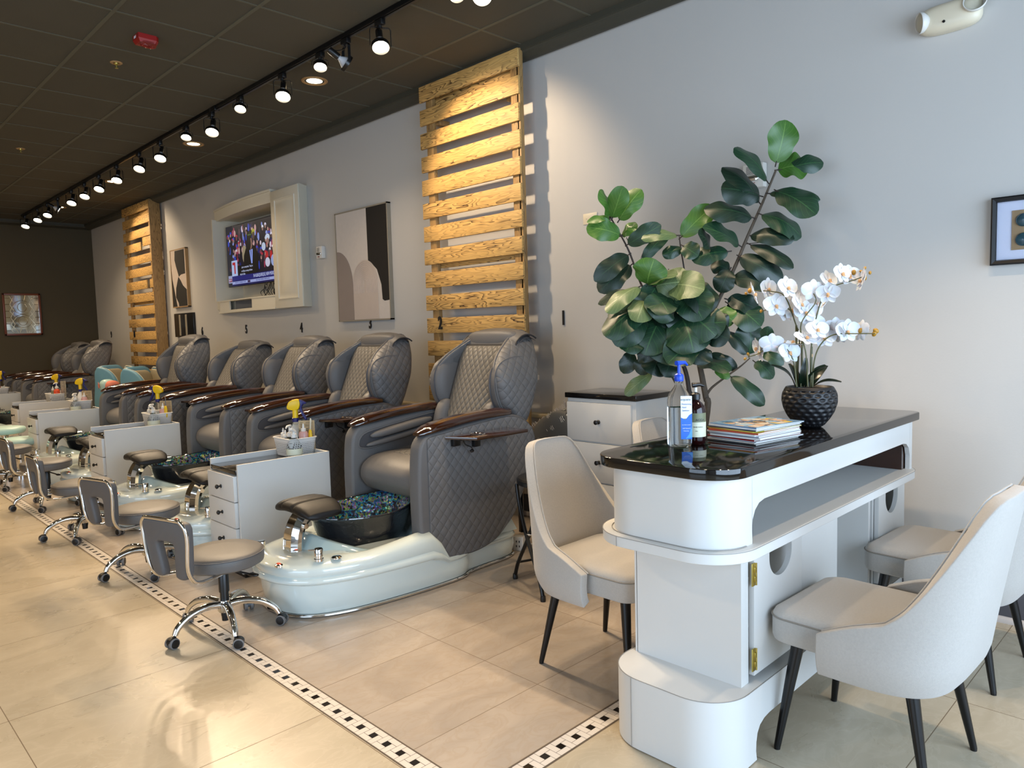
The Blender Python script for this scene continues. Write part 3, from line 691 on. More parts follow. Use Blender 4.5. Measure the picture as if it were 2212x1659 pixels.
        # swivelling tray outside the arm with a cup ring and black brackets
        b = MB(); ty = sy*.475
        poly = [(-.10, -.085*sy), (-.035, .095*sy), (.30, .095*sy), (.365, .0*sy), (.36, -.085*sy)] if sy > 0 else [(-.10, .085), (-.02, -.085), (.16, -.095), (.36, -.095), (.365, .085)]
        b.prism([(x, y+ty) for x, y in poly], .806, .824, 'Z', .004, 2); tr = b.build('side_tray', 'gloss_wood', t)
        b = MB(); pts = [(.06+.042*cos(a), ty+.042*sin(a), .826) for a in [2*pi*k/24 for k in range(24)]]; b.tube(pts+[pts[0]], .003, 6); b.build('cup_ring', 'chrome', tr)
        b = MB(); b.box((-.03, sy*.395, .785), (.05, .028, .045), .004); b.box((.12, sy*.395, .775), (.045, .028, .070), .004); b.box((.045, sy*.42, .802), (.20, .07, .008), .002)
        pts = spline([(.02, sy*.40, .80), (.03, sy*.405, .765), (.07, sy*.41, .745), (.075, sy*.41, .725)], 10); b.tube(pts, .003, 6); b.lathe([(.008, 0), (.012, .006), (.012, .012), (.004, .018)], (.075, sy*.41, .715), 10); b.build('tray_bracket', 'black', t)
    # back: everything below is in the group that reclines
    back = []
    b = MB(); b.pillow((.625, 0, 1.02), (.115, .285, .375), .65, .6, 32, 16, rot=(0, .30, 0)); back.append(b.build('back_shell', 'leather', t, angle=70))
    def pad(u, v):
        y = (u-.5)*.42*(1-.16*(1-v)**1.5); z = .66+.635*v; x = .330+.245*v**1.1+.05*math.exp(-((v-.25)/.3)**2)*0 - .030*(1-abs(2*u-1)**4)*(1-abs(2*v-1)**8)
        return (x, y, z)
    b = MB(); b.grid(pad, 17, 25); n0 = len(b.v)
    def padb(u, v): p = pad(u, v); return (p[0]+.07, p[1]*.97, p[2]-.01)
    b.grid(padb, 17, 25)
    idx = [j for j in range(17)]+[17*k+16 for k in range(1, 25)]+[17*24+15-k for k in range(16)]+[17*(23-k) for k in range(23)]
    for i in range(len(idx)): a_, c_ = idx[i], idx[(i+1) % len(idx)]; b.f.append((a_, c_, c_+n0, a_+n0)); b.mi.append(0); b.c.append(None)
    back.append(b.build('quilted_back_pad', 'q_front', t, angle=70))
    b = MB(); pts = [tuple(b_ for b_ in pad(u, v)) for u, v in [(0, k/12) for k in range(13)]+[(k/8, 1) for k in range(1, 9)]+[(1, 1-k/12) for k in range(1, 13)]]; b.tube([(p[0]+.004, p[1], p[2]) for p in pts], .007, 6); back.append(b.build('pad_piping', 'pipe', t))
    # lumbar side pads
    for sy in (-1, 1):
        b = MB(); b.pillow((.40, sy*.22, .80), (.08, .055, .16), .7, .7, 18, 10, rot=(0, .28, 0)); back.append(b.build('lumbar_pad', 'leather', t, angle=70))
    # head cover draped over the top
    def hc(u, v):
        y = (u-.5)*.52; a = .12+2.15*v; rr = .115; fall = .045*abs(2*u-1)**3
        return (.700-rr*cos(a)*1.0+.0*v, y*(1-.04*(1-v)), 1.295+rr*sin(a)*.93-fall-.06*max(0, (.25-v))/.25*.6)
    b = MB(); b.grid(hc, 19, 17); n0 = len(b.v); b.grid(lambda u, v: tuple(Vector(hc(u, v))+Vector((.05*(.675-hc(u, v)[0])/.11*.2+.012, 0, -.02))), 19, 17); back.append(b.build('head_cover', 'leather', t, angle=70))
    b = MB(); b.pillow((.690, 0, 1.325), (.10, .225, .068), .6, .5, 28, 14); back.append(b.build('head_cushion', 'leather', t, angle=70))
    b = MB(); pts = [hc(k/18, 0) for k in range(19)]; b.tube(pts, .006, 6); pts = [hc(1, k/16) for k in range(17)]; b.tube(pts, .006, 6); pts = [hc(0, k/16) for k in range(17)]; b.tube(pts, .006, 6); back.append(b.build('cover_piping', 'pipe', t))
    # big side wings
    wing = [(X-2.6, z) for X, z in [(2.975, 1.07), (2.985, 1.155), (3.05, 1.233), (3.145, 1.298), (3.24, 1.352), (3.340, 1.383), (3.385, 1.35), (3.37, 1.25), (3.338, 1.16), (3.305, 1.076), (3.275, .99), (3.243, .908), (3.19, .82), (3.12, .81), (3.07, .885), (3.02, .925), (2.988, 1.0)]]
    def tap(y, z): return y-.345+(.345 if z < 1.08 else .345-.55*(z-1.08)**1.15*(1+.3*(z-1.08)))
    wp = spline(wing, 56, True)
    for sy in (-1, 1):
        def wr(y, k): cxx, czz = .54, 1.09; return [(cxx+(x-cxx)*k, sy*tap(y, czz+(z-czz)*k), czz+(z-czz)*k) for x, z in wp]
        b = MB(); b.loft([wr(.278, .93), wr(.284, .99), wr(.292, 1.0)]); back.append(b.build('wing_lining', 'leather', t, angle=70))
        lobe = spline([(X-2.6, z) for X, z in ((2.962, 1.07), (2.975, 1.14), (3.02, 1.196), (3.12, 1.226), (3.24, 1.215), (3.31, 1.12), (3.27, .98), (3.16, .88), (3.05, .885), (3.005, .925), (2.972, .99))], 48, True)
        def lr(y, k): return [(.49+(x-.49)*k, sy*y, 1.06+(z-1.06)*k) for x, z in lobe]
        b = MB(); b.loft([lr(.212, .45), lr(.218, .72), lr(.234, .92), lr(.258, 1.0), lr(.300, 1.0)]); back.append(b.build('wing_inner_pad', 'leather', t, angle=70))
        b = MB(); pp = lr(.262, 1.006); b.tube(pp+[pp[0]], .005, 6); back.append(b.build('lobe_piping', 'leather_dk', t))
        b = MB(); b.loft([wr(.292, .97), wr(.300, .995), wr(.318, 1.0), wr(.338, .965), wr(.352, .87), wr(.360, .70), wr(.363, .4)]); back.append(b.build('wing', 'q_side', t, angle=70))
        b = MB(); pts = wr(.304, 1.005); b.tube(pts+[pts[0]], .0065, 6); back.append(b.build('wing_piping', 'leather', t))
    return t
BACK = {'back_shell', 'quilted_back_pad', 'pad_piping', 'lumbar_pad', 'head_cover', 'head_cushion', 'cover_piping', 'wing_inner_pad', 'wing_lining', 'lobe_piping', 'wing', 'wing_piping', 'shoulder_airbag'}
def recline(root, ang):
    piv = Matrix.Translation((.42, 0, .62)); Mx = piv @ Matrix.Rotation(ang, 4, 'Y') @ piv.inverted()
    for ch in root.children:
        if ch.name.split('.')[0] in BACK: ch.matrix_basis = Mx.copy()
A = spa_chair()
G = 'grey pedicure spa chairs along the right wall'
A['group'] = G; A['label'] = 'nearest grey quilted pedicure spa chair, its pearl tub and black bowl fully in view'
for Yc, ang, lab in ((4.76, .03, 'second nearest grey pedicure spa chair, its black footrest behind the nearest white cart'),
                     (5.88, .06, 'third grey pedicure spa chair from the front, standing under station number 4'),
                     (7.17, .16, 'fourth grey pedicure spa chair from the front, leaning back lowest, under station number 5'),
                     (8.28, -.10, 'fifth grey pedicure spa chair, the most upright one, right of the two blue kids chairs'),
                     (11.95, .02, 'grey pedicure spa chair beyond the blue kids chairs, under station number 9'),
                     (13.22, .10, 'farthest grey pedicure spa chair, next to the dark brown back wall')):
    o = dup(A, (2.6, Yc, 0), None, lab, G)
    recline(o, ang)

# ------------------------------------------------------------------ rolling pedicure stools
def rolling_stool():
    t = thing('rolling_stool', '', 'stool', (1.395, 3.39, 0))
    b = MB(); b.lathe([(.17, .322), (.187, .332), (.190, .350), (.190, .372), (.186, .384), (.172, .393), (.09, .397), (.0, .398)], n=48, cap=False); b.lathe([(.0, .322), (.17, .322)], n=48, cap=False); b.build('seat', 'stool_l', t, angle=40)
    b = MB(); pts = [(.1885*cos(a), .1885*sin(a), .381) for a in [2*pi*k/48 for k in range(48)]]; b.tube(pts+[pts[0]], .0025, 6); b.build('seat_seam', 'stool_dk', t)
    b = MB(); b.box((0, 0, .314), (.16, .14, .012), .003); b.tube([(0, -.02, .30), (.03, -.14, .285)], .005, 8); b.pillow((.035, -.165, .283), (.014, .03, .006), .6, .6, 14, 8); b.build('height_lever', 'black', t)
    b = MB(); b.lathe([(.024, .19), (.024, .30), (.018, .31), (.018, .315)]); b.build('gas_lift_sleeve', 'black', t)
    b = MB(); b.lathe([(.020, .075), (.020, .12), (.020, .2)]); b.lathe([(.017, .05), (.019, .08)]); b.build('gas_lift', 'black', t)
    b = MB(); b.lathe([(.032, .095), (.036, .105), (.036, .135), (.028, .142), (.028, .15)], n=24); b.build('hub', 'chrome', t)
    for k in range(5):
        a = 2*pi*k/5+.42; d = Vector((cos(a), sin(a), 0))
        pts = spline([tuple(d*.02+Vector((0, 0, .128))), tuple(d*.09+Vector((0, 0, .138))), tuple(d*.17+Vector((0, 0, .122))), tuple(d*.225+Vector((0, 0, .085))), tuple(d*.242+Vector((0, 0, .055)))], 14)
        b = MB(); b.tube(pts, lambda u: .0195-.006*u, 12); leg = b.build('leg', 'chrome', t)
        b = MB(); ca = a+[.6, -.9, .2, 1.3, -.4][k]; e = Vector((cos(ca), sin(ca), 0)); s_ = Vector((-e.y, e.x, 0)); c = d*.245+e*.012
        b.lathe([(.006, .03), (.006, .06)], tuple(d*.243)); rings = []
        for w_ in (-.016, -.012, .012, .016):
            kk = .85 if abs(w_) > .014 else 1; rings.append([tuple(c+s_*w_+e*(.024*kk*cos(q))+Vector((0, 0, .0265+.026*kk*sin(q)))) for q in [pi*j/10-.1 for j in range(12)]])
        b.loft(rings); cs = b.build('caster', 'black', t)
        b = MB()
        for sg in (-1, 1):
            rings = []
            for w_, r_ in ((.006, .018), (.007, .0245), (.021, .0245), (.023, .020), (.0235, .014)): rings.append([tuple(c+s_*(sg*w_)+e*(r_*cos(q))+Vector((0, 0, .0248+r_*sin(q)))) for q in [2*pi*j/20 for j in range(20)]])
            b.loft(rings)
        b.build('caster_wheel', 'rubber', cs)
        b = MB()
        for sg in (-1, 1):
            rings = []
            for w_, r_ in ((.0225, .0205), (.0245, .0190), (.0255, .014)): rings.append([tuple(c+s_*(sg*w_)+e*(r_*cos(q))+Vector((0, 0, .0248+r_*sin(q)))) for q in [2*pi*j/16 for j in range(16)]])
            b.loft(rings)
        b.build('wheel_cap', 'black', cs)
    # back rest: padded panel with an open V slot in a bent chrome tube
    bx = -.265; lean = .10
    def bp(y, z, dx=0): return (bx-(z-.40)*lean-.25*y*y*-1*.8+dx, y, z)
    out = spline([(-.148, .585), (-.150, .560), (-.138, .47), (-.120, .375), (-.108, .350), (-.085, .340), (-.055, .342), (-.040, .36), (-.048, .43), (-.056, .485), (-.045, .505), (.0, .508), (.045, .505), (.056, .485), (.048, .43), (.040, .36), (.055, .342), (.085, .340), (.108, .350), (.120, .375), (.138, .47), (.150, .560), (.148, .585), (.132, .603), (.07, .607), (-.07, .607), (-.132, .603)], 96, True)
    b = MB(); b.prism(out, -.020, .022, 'X', .012, 3); b.v = [bp(y, z, x) for x, y, z in b.v]; b.build('back_pad', 'stool_dk', t, angle=60)
    b = MB(); path = [(-.06, -.10, .318), (-.16, -.115, .316), (-.225, -.125, .322), (-.262, -.13, .345), (-.285, -.133, .40), (-.292, -.148, .52), (-.298, -.148, .575), (-.302, -.125, .606), (-.304, -.09, .612)]
    path = path+[(p[0], -p[1], p[2]) for p in reversed(path)]; b.tube(spline([(p[0]+.002, p[1], p[2]) for p in path], 70), .0085, 10); b.build('back_frame', 'chrome', t)
    return t
S = rolling_stool(); S.rotation_euler = (0, 0, R(16)); SG = 'taupe rolling pedicure stools'
S['group'] = SG; S['label'] = 'nearest taupe rolling stool with open chrome-framed back, in front of the nearest pedicure chair'
for x_, y_, a_, lab in ((1.465, 4.64, 16, 'taupe rolling stool directly behind the nearest one, left of the nearest white cart'),
                        (1.43, 5.83, 1, 'third taupe rolling stool from the front, beside the second white cart'),
                        (1.49, 7.12, 4, 'fourth taupe rolling stool from the front, second from the left picture edge'),
                        (1.45, 8.38, 8, 'farthest taupe rolling stool, cut off by the left picture edge')):
    dup(S, (x_, y_, 0), R(a_), lab, SG)

# ------------------------------------------------------------------ dining style chairs round the manicure table
def dining_chair():
    t = thing('dining_chair', '', 'chair', (0, 0, 0))
    b = MB()
    out = rrect(-.235, .235, -.24, .245, [.06, .06, .10, .10], 8)
    def rg(k, z): return [(x*k, y*k, z) for x, y in out]
    b.loft([rg(.93, .365), rg(.985, .372), rg(1, .385), rg(1.0, .44), rg(.995, .452), rg(.97, .466), rg(.90, .474), rg(.6, .480), rg(.2, .482)]); b.build('seat', 'fabric', t, angle=45)
    b = MB(); p = [(x*1.002, y*1.002, .449) for x, y in out]; b.tube(p+[p[0]], .0028, 6); b.build('seat_seam', 'fabric_seam', t)
    # wrap-round shell: s along the U from one arm front to the other, v up
    HP = [(0, .912), (.16, .908), (.25, .893), (.33, .852), (.42, .785), (.52, .705), (.62, .628), (.71, .568), (.80, .528), (.90, .508), (.96, .492), (1.001, .455)]
    def H(s):
        a = abs(s)
        for (a0, h0), (a1, h1) in zip(HP, HP[1:]):
            if a <= a1: f = (a-a0)/(a1-a0); return h0+(h1-h0)*f
        return .455
    def plan(s, z):
        a = s*pi*.5*1.0; q = max(0, min(1, (z-.36)/.54))
        hx = .262-.055*q; yb = -.262-.095*q**1.1; yf = .055
        if z < .42: k = (.42-z)/.08; hx -= .022*k*k; yb += .035*k*k
        e = .55
        x = hx*(abs(sin(a))**e)*math.copysign(1, s) if s else 0
        y = yb+(yf-yb)*(1-abs(cos(a))**e)
        return x, y
    def sh(u, v):
        s = 2*u-1; z = .345+(H(s)-.345)*v; x, y = plan(s, z); return (x, y, z)
    b = MB(); b.grid(sh, 61, 25); o = b.build('back_shell', 'fabric', t, angle=70)
    md = o.modifiers.new('thick', 'SOLIDIFY'); md.thickness = .038; md.offset = 1
    md2 = o.modifiers.new('round', 'BEVEL'); md2.width = .014; md2.segments = 3; md2.limit_method = 'ANGLE'; md2.angle_limit = R(50)
    b = MB(); pts = [sh(k/60, 1) for k in range(61)]; b.tube([(p[0]*.99, p[1]*.99, p[2]+.0005) for p in pts], .0028, 6); b.build('shell_piping', 'fabric', t)
    for sx, sy in ((-1, 1), (1, 1), (-1, -1), (1, -1)):
        b = MB(); tx, ty = sx*.165, (.165 if sy > 0 else -.165); bx_, by_ = sx*.215, (.215 if sy > 0 else -.235)
        b.tube([(tx, ty, .375), (tx+(bx_-tx)*.4, ty+(by_-ty)*.4, .23), (bx_, by_, .006)], [.021, .017, .0105], 16); b.lathe([(.010, 0), (.010, .008)], (bx_, by_, 0), 12); b.box((tx, ty, .362), (.06, .06, .012), .003); b.build('leg', 'blackmetal', t)
    return t
D = dining_chair(); DG = 'cream upholstered chairs round the manicure table'; D['group'] = DG
D.location = (2.42, .82, 0); D.rotation_euler = (0, 0, R(-2)); D['label'] = 'nearest cream upholstered chair on black legs, seat pushed towards the white table door'
dup(D, (3.30, .84, 0), R(-3), 'cream upholstered chair by the right wall, its back cut off by the right picture edge', DG)
dup(D, (2.36, 1.80, 0), R(180), 'cream upholstered chair between the manicure table and the black folding stool', DG)
dup(D, (3.16, 1.82, 0), R(180), 'cream chair mostly hidden behind the table, its top showing beside the clear bottle', DG)

# ------------------------------------------------------------------ black folding stool
t = thing('folding_stool', 'black round-topped folding stool with crossed metal legs, behind the cream chair', 'stool', (2.845, 2.63, 0), R(-20))
b = MB(); b.lathe([(0, .560), (.14, .560), (.155, .566), (.160, .578), (.160, .592), (.152, .602), (.13, .607), (0, .609)], n=40, cap=False); b.build('seat', 'black', t)
for sx in (-1, 1):
    for s2 in (-1, 1):
        b = MB(); y0, y1 = s2*.11, -s2*.19; xx = sx*(.125 if s2 > 0 else .105)
        pts = spline([(xx, y0, .555), (xx, y0*.75, .45), (xx*1.02, 0, .30), (xx*1.05, y1*.8, .10), (xx*1.06, y1, .012)], 14); b.tube(pts, .0105, 10); l = b.build('leg', 'blackmetal', t)
        b = MB(); b.lathe([(.014, 0), (.015, .012), (.013, .03)], (xx*1.06, y1*1.0, 0), 12); b.build('foot_cap', 'black', l)
for y_, z_, w_ in ((-.165, .10, .112), (.165, .10, .112), (-.10, .20, .11)):
    b = MB(); b.tube([(-w_*1.0, y_, z_), (w_*1.0, y_, z_)], .007, 8); b.build('crossbar', 'blackmetal', t)
b = MB(); b.lathe([(.012, -.13), (.012, -.10)], (0, 0, .30), 10, axis='X'); b.lathe([(.012, .10), (.012, .13)], (0, 0, .30), 10, axis='X'); b.build('pivot', 'chrome', t)
# ------------------------------------------------------------------ manicure table
t = thing('manicure_table', 'long white manicure table with rounded ends, open shelf and glossy black granite top', 'table', (2.75, 1.29, 0))
def L_(x, y): return (x-2.75, y-1.29)
def rr_at(x0, x1, y0, y1, r, n=10): return [L_(x, y) for x, y in rrect(x0, x1, y0, y1, r, n)]
# base plinth: rounded ends, arched toe space on the long sides
X0, X1, Y0, Y1 = 1.895, 3.61, 1.058, 1.520
b = MB()
def plinth_end(xa, xb, flip):
    o = rr_at(xa, xb, Y0, Y1, [0, .15, .15, 0] if not flip else [.15, 0, 0, .15], 12)
    return o
b.prism(plinth_end(X0, 2.060, False), 0.004, .24, 'Z', 0); b.prism(plinth_end(3.45, X1, True), 0.004, .24, 'Z', 0)
arch = [(2.104, .004), (2.098, .035), (2.100, .065), (2.108, .092), (2.125, .112), (2.155, .124), (2.19, .128), (3.30, .128), (3.34, .124), (3.37, .112), (3.392, .092), (3.40, .06), (3.402, .004), (3.45, .004), (3.45, .24), (2.060, .24), (2.060, .004)]
b.prism([(x-2.75, z) for x, z in arch], Y0-1.29, Y0+.018-1.29, 'Y'); b.prism([(x-2.75, z) for x, z in arch], Y1-.018-1.29, Y1-1.29, 'Y')
b.prism(rr_at(X0+.002, X1-.002, Y0+.002, Y1-.002, .148, 12), .225, .2415, 'Z'); b.build('plinth', 'white', t, angle=30)
b = MB()
p = [(x, y, .2415) for x, y in rr_at(X0-.0005, X1, Y0-.0005, Y1, .15, 12)]; b.tube(p+[p[0]], .0012, 4)
b.box((L_(X0, 0)[0]-.0002, 1.395-1.29, .122), (.001, .0015, .236)); b.box((L_(X0, 0)[0]-.0002, 1.385-1.29, .83), (.001, .0015, .215)); b.box((L_(1.863, 0)[0]-.0002, 1.42-1.29, .702), (.001, .0015, .034)); b.build('laminate_seam', 'white_edge', t)
# cabinet body under the shelf
b = MB(); b.box2((2.071-2.75, 1.094-1.29, .2415), (2.095-2.75, 1.492-1.29, .685)); b.box2((2.071-2.75, 1.49-1.29, .2415), (3.58-2.75, 1.50-1.29, .685)); b.box2((3.56-2.75, 1.10-1.29, .2415), (3.58-2.75, 1.492-1.29, .685))
b.box2((2.095-2.75, 1.094-1.29, .2415), (2.118-2.75, 1.113-1.29, .685)); b.build('cabinet_body', 'white', t)
def holed(name, xa, xb, hx, hz, hrx, hrz, ztop, m_, rim):
    """door with an arched hand hole open to its top edge"""
    poly = [(xa, .262), (xb, .262), (xb, ztop), (hx+hrx, ztop)]+[(hx+hrx*cos(a), hz+hrz*sin(a)) for a in [-pi*k/24 for k in range(25)]]+[(hx-hrx, ztop), (xa, ztop)]
    bb = MB(); bb.prism([(x-2.75, z) for x, z in poly], 1.083-1.29, 1.101-1.29, 'Y'); return bb.build(name, m_, t, angle=30)
door = holed('door', 2.135, 2.49, 2.325, .62, .083, .072, .684, 'white', None)
for z in (.598, .318):
    b = MB(); b.box((2.127-2.75, 1.081-1.29, z), (.020, .004, .075), .0015); b.box((2.134-2.75, 1.078-1.29, z+.015), (.012, .006, .018), .001); b.box((2.134-2.75, 1.078-1.29, z-.015), (.012, .006, .018), .001); b.lathe([(.003, -.036), (.003, .036)], (2.139-2.75, 1.077-1.29, z), 8); b.build('hinge', 'brass', door)
holed('door', 3.250, 3.58, 3.412, .62, .078, .078, .684, 'white', None)
b = MB(); b.box2((2.50-2.75, 1.093-1.29, .30), (2.832-2.75, 1.112-1.29, .672), .001); b.build('drawer_front', 'white', t)
b = MB(); b.box2((2.10-2.75, 1.30-1.29, .2415), (3.56-2.75, 1.315-1.29, .684)); b.box2((3.18-2.75, 1.10-1.29, .2415), (3.20-2.75, 1.31-1.29, .684)); b.box2((3.225-2.75, 1.10-1.29, .2415), (3.24-2.75, 1.31-1.29, .684)); b.build('inner_panel', 'white', t)
b = MB(); b.prism([(x-2.75, z) for x, z in [(2.42, .66), (2.22, .66)]+[(2.32+.1*cos(a), .60+.09*sin(a)) for a in [pi+pi*k/10 for k in range(11)]]], 1.20-1.29, 1.206-1.29, 'Y'); b.build('dust_filter', 'black', t)
# shelf
b = MB(); b.prism(rr_at(1.862, 3.652, 1.020, 1.558, .165, 14), .685, .720, 'Z', .0015, 1); b.build('shelf', 'white', t, angle=30)
b = MB(); p = [(x, y, .7185) for x, y in rr_at(1.8612, 3.653, 1.0192, 1.5588, .165, 14)]; b.tube(p+[p[0]], .0013, 4); p = [(x, y, .7215) for x, y in rr_at(1.8925, 3.611, 1.0495, 1.5255, .13, 12)]; b.tube([q for q in p if q[0] < 2.06-2.75 or q[1] > .1], .0015, 4); b.build('edge_line', 'white_edge', t)
# upper box: rounded ends joined by a rail, open at the camera side
b = MB()
bx0, bx1, by0, by1 = 1.893, 3.61, 1.050, 1.525
def wallstrip(poly, z0, z1, th):
    """closed band following a polyline with thickness"""
    rings = []
    P = [Vector(p) for p in poly]; n = len(P)
    for i, p in enumerate(P):
        tt = (P[min(i+1, n-1)]-P[max(i-1, 0)]).normalized(); nn = Vector((tt.y, -tt.x)); q = p+nn*th
        rings.append([(p.x, p.y, z0), (p.x, p.y, z1), (q.x, q.y, z1), (q.x, q.y, z0)])
    b.loft(rings)
full = rr_at(bx0, bx1, by0, by1, .15, 14)
# order: start at opening left end on the near side, run round the left end, back side and right end
left = [L_(2.06, by0)]+[L_(bx0+.15+.15*cos(a), by0+.15+.15*sin(a)) for a in [-pi/2-pi/2*k/14 for k in range(15)]]+[L_(bx0+.15+.15*cos(a), by1-.15+.15*sin(a)) for a in [pi-pi/2*k/14 for k in range(15)]]+[L_(2.4, by1)]
right = [L_(2.4, by1)]+[L_(bx1-.05+.05*cos(a), by1-.05+.05*sin(a)) for a in [pi/2-pi/2*k/8 for k in range(9)]]+[L_(bx1-.05+.05*cos(a), by0+.05+.05*sin(a)) for a in [-pi/2*k/8 for k in range(9)]]+[L_(3.536, by0)]
wallstrip(left, .720, .938, .018); wallstrip(right, .720, .938, .018)
q1 = [(2.06+.062-.062*sin(a), .79+.062-.062*cos(a)*0) for a in ()]
arc = [(2.0605, .7205), (2.0585, .760), (2.062, .795), (2.078, .822), (2.105, .840), (2.14, .8465), (3.45, .8465), (3.49, .840), (3.520, .820), (3.536, .785), (3.537, .7205), (3.5375, .9385), (2.0595, .9385)]
b.prism([(x-2.75, z) for x, z in arc[:11]+arc[11:]], by0-1.29, by0+.018-1.29, 'Y')
b.box2((1.95-2.75, 1.07-1.29, .931), (3.56-2.75, 1.51-1.29, .938)); b.build('upper_box', 'white', t, angle=30)
b = MB(); b.box2((3.50-2.75, 1.072-1.29, .7205), (3.535-2.75, 1.50-1.29, .845)); b.build('shelf_end_panel', 'gloss_wood', t)
b = MB(); b.prism(rr_at(1.868, 3.648, 1.030, 1.552, [.06, .13, .13, .06], 14), .938, .972, 'Z', .004, 3); b.build('granite_top', 'granite', t, angle=30)

# ------------------------------------------------------------------ storage cabinet with black top
t = thing('storage_cabinet', 'tall white drawer cabinet with a black top beside the fiddle-leaf plant', 'cabinet', (3.65, 2.73, 0))
b = MB(); b.box2((-.205, -.262, .06), (.215-.09, .255, .958), .002); b.box2((-.18, -.24, 0), (.12, .24, .06)); b.build('body', 'white', t)
b = MB(); b.box2((-.222, -.275, .960), (.150, .265, .992), .003); b.build('top', 'granite', t)
for z0, z1 in ((.700, .935), (.455, .690), (.08, .445)):
    b = MB(); b.box2((-.222, -.235, z0), (-.205, .250, z1), .002); d_ = b.build('drawer', 'white', t)
    b = MB(); b.lathe([(.012, 0), (.013, -.003), (.006, -.010), (.006, -.018), (.013, -.024), (.014, -.032), (.006, -.036)], (-.222, 0, (z0+z1)/2+.005), 16, axis='X'); b.build('knob', 'black', d_)

# cushion in front of the ledge
t = tag(MB().pillow((0, 0, 0), (.21, .065, .19), .75, .45, 32, 14).build('cushion', 'feather', angle=70), 'small grey feather-print cushion with white fringe against the low wall ledge', 'cushion')
t.location = (3.64, 3.22, .645); t.rotation_euler = (R(-14), R(28), R(88))
b = MB()
for k in range(46):
    a = k/45; x = -.18+.36*a; b.tube([(x, 0, .165), (x+rnd.uniform(-.006, .006), rnd.uniform(-.01, .01), .165+rnd.uniform(.022, .034))], .0022, 5)
for sx in (-1, 1):
    for k in range(9): b.tube([(sx*.185, 0, .165), (sx*(.195+rnd.uniform(0, .02)), rnd.uniform(-.02, .02), .175+rnd.uniform(.01, .04))], .0025, 5)
b.build('fringe', 'canvas_w', t)
# bench the cushion rests on
t = thing('bench', 'low cream bench between the nearest pedicure chair and the white cabinet', 'bench', (3.62, 3.30, 0))
b = MB(); b.box2((-.14, -.26, .36), (.14, .20, .45), .01); b.build('seat', 'ledge', t)
for x_ in (-.12, .14):
    for y_ in (-.24, .18): MB().box2((x_-.012, y_-.012, 0), (x_+.012, y_+.012, .36), .002).build('leg', 'blackmetal', t)

# ------------------------------------------------------------------ things on the table
TZ = .972
def bottle_pump(b, c, z, r=.010, h=.05, nozzle=.045, ang=0):
    b.lathe([(.015, z), (.016, z+.004), (.016, z+.020), (.013, z+.024), (.006, z+.028), (.005, z+.028+h)], c, 18)
    d = (cos(ang), sin(ang)); zt = c[2]+z+.028+h
    b.tube([(c[0]-d[0]*.012, c[1]-d[1]*.012, zt+.003), (c[0]+d[0]*nozzle*.7, c[1]+d[1]*nozzle*.7, zt+.004), (c[0]+d[0]*nozzle, c[1]+d[1]*nozzle, zt-.006)], [.0085, .006, .004], 10)
# clear sanitizer bottle
t = thing('sanitizer_bottle', 'tall clear hand sanitizer bottle with blue pump on the granite top', 'bottle', (2.195, 1.39, TZ), R(-51))
rings = []
for z, kx, ky in ((0, .90, .88), (.004, 1, 1), (.012, 1.02, 1.02), (.12, 1.02, 1.02), (.165, 1.0, 1.0), (.182, .88, .9), (.198, .62, .74), (.212, .38, .52), (.220, .34, .46), (.232, .34, .46)):
    rings.append([(x*kx, y*ky, z) for x, y in rrect(-.040, .040, -.026, .026, .018, 6)])
b = MB(); b.loft(rings, cap1=True); b.build('body', 'clear', t, angle=50)
b = MB(); b.loft([[(x*k, y*k, z) for x, y in rrect(-.038, .038, -.0245, .0245, .016, 6)] for z, k in ((.003, .95), (.008, 1), (.138, 1))]); b.build('liquid', 'liquid', t, angle=50)
b = MB(); bottle_pump(b, (0, 0, 0), .228, h=.032, nozzle=.042, ang=.7); b.build('pump', 'plastic_b', t)
b = MB(); b.color('#e6eef4'); b.grid(lambda u, v: (.002+.038*u, -.0272, .100+.078*v), 2, 2)
b.color('#1b66c8'); b.poly([(.002, -.0274, .028), (.040, -.0274, .028), (.040, -.0274, .118), (.030, -.0274, .112), (.018, -.0274, .096), (.002, -.0274, .104)]); b.color('#4c9ae0'); b.poly([(.018, -.0275, .030), (.040, -.0275, .034), (.040, -.0275, .075), (.030, -.0275, .045)])
lb = b.build('label', 'gloss_print', t, smooth=False, fixn=False)
fm = lambda x, z: face_mx((x, -.0278, z), (0, -1, 0))
text('writing', 'equate', .0125, 'ink', lb, fm(.019, .166), .0001); text('writing', 'Moisturizing', .0078, 'ink_navy', lb, fm(.021, .150), .0001, sx=.85); text('writing', 'Hand', .0085, 'ink_navy', lb, fm(.013, .139), .0001, sx=.85); text('writing', 'Sanitizer', .0085, 'ink_navy', lb, fm(.019, .128), .0001, sx=.85)
text('writing', 'KILLS 99.99% OF GERMS*', .0035, 'ink_white', lb, fm(.021, .078), .0001, sx=.8); text('writing', 'with Vitamin E', .0058, 'ink_white', lb, fm(.021, .066), .0001, sx=.8); text('writing', 'Moisturizing', .0045, 'ink_white', lb, fm(.020, .057), .0001, sx=.8)
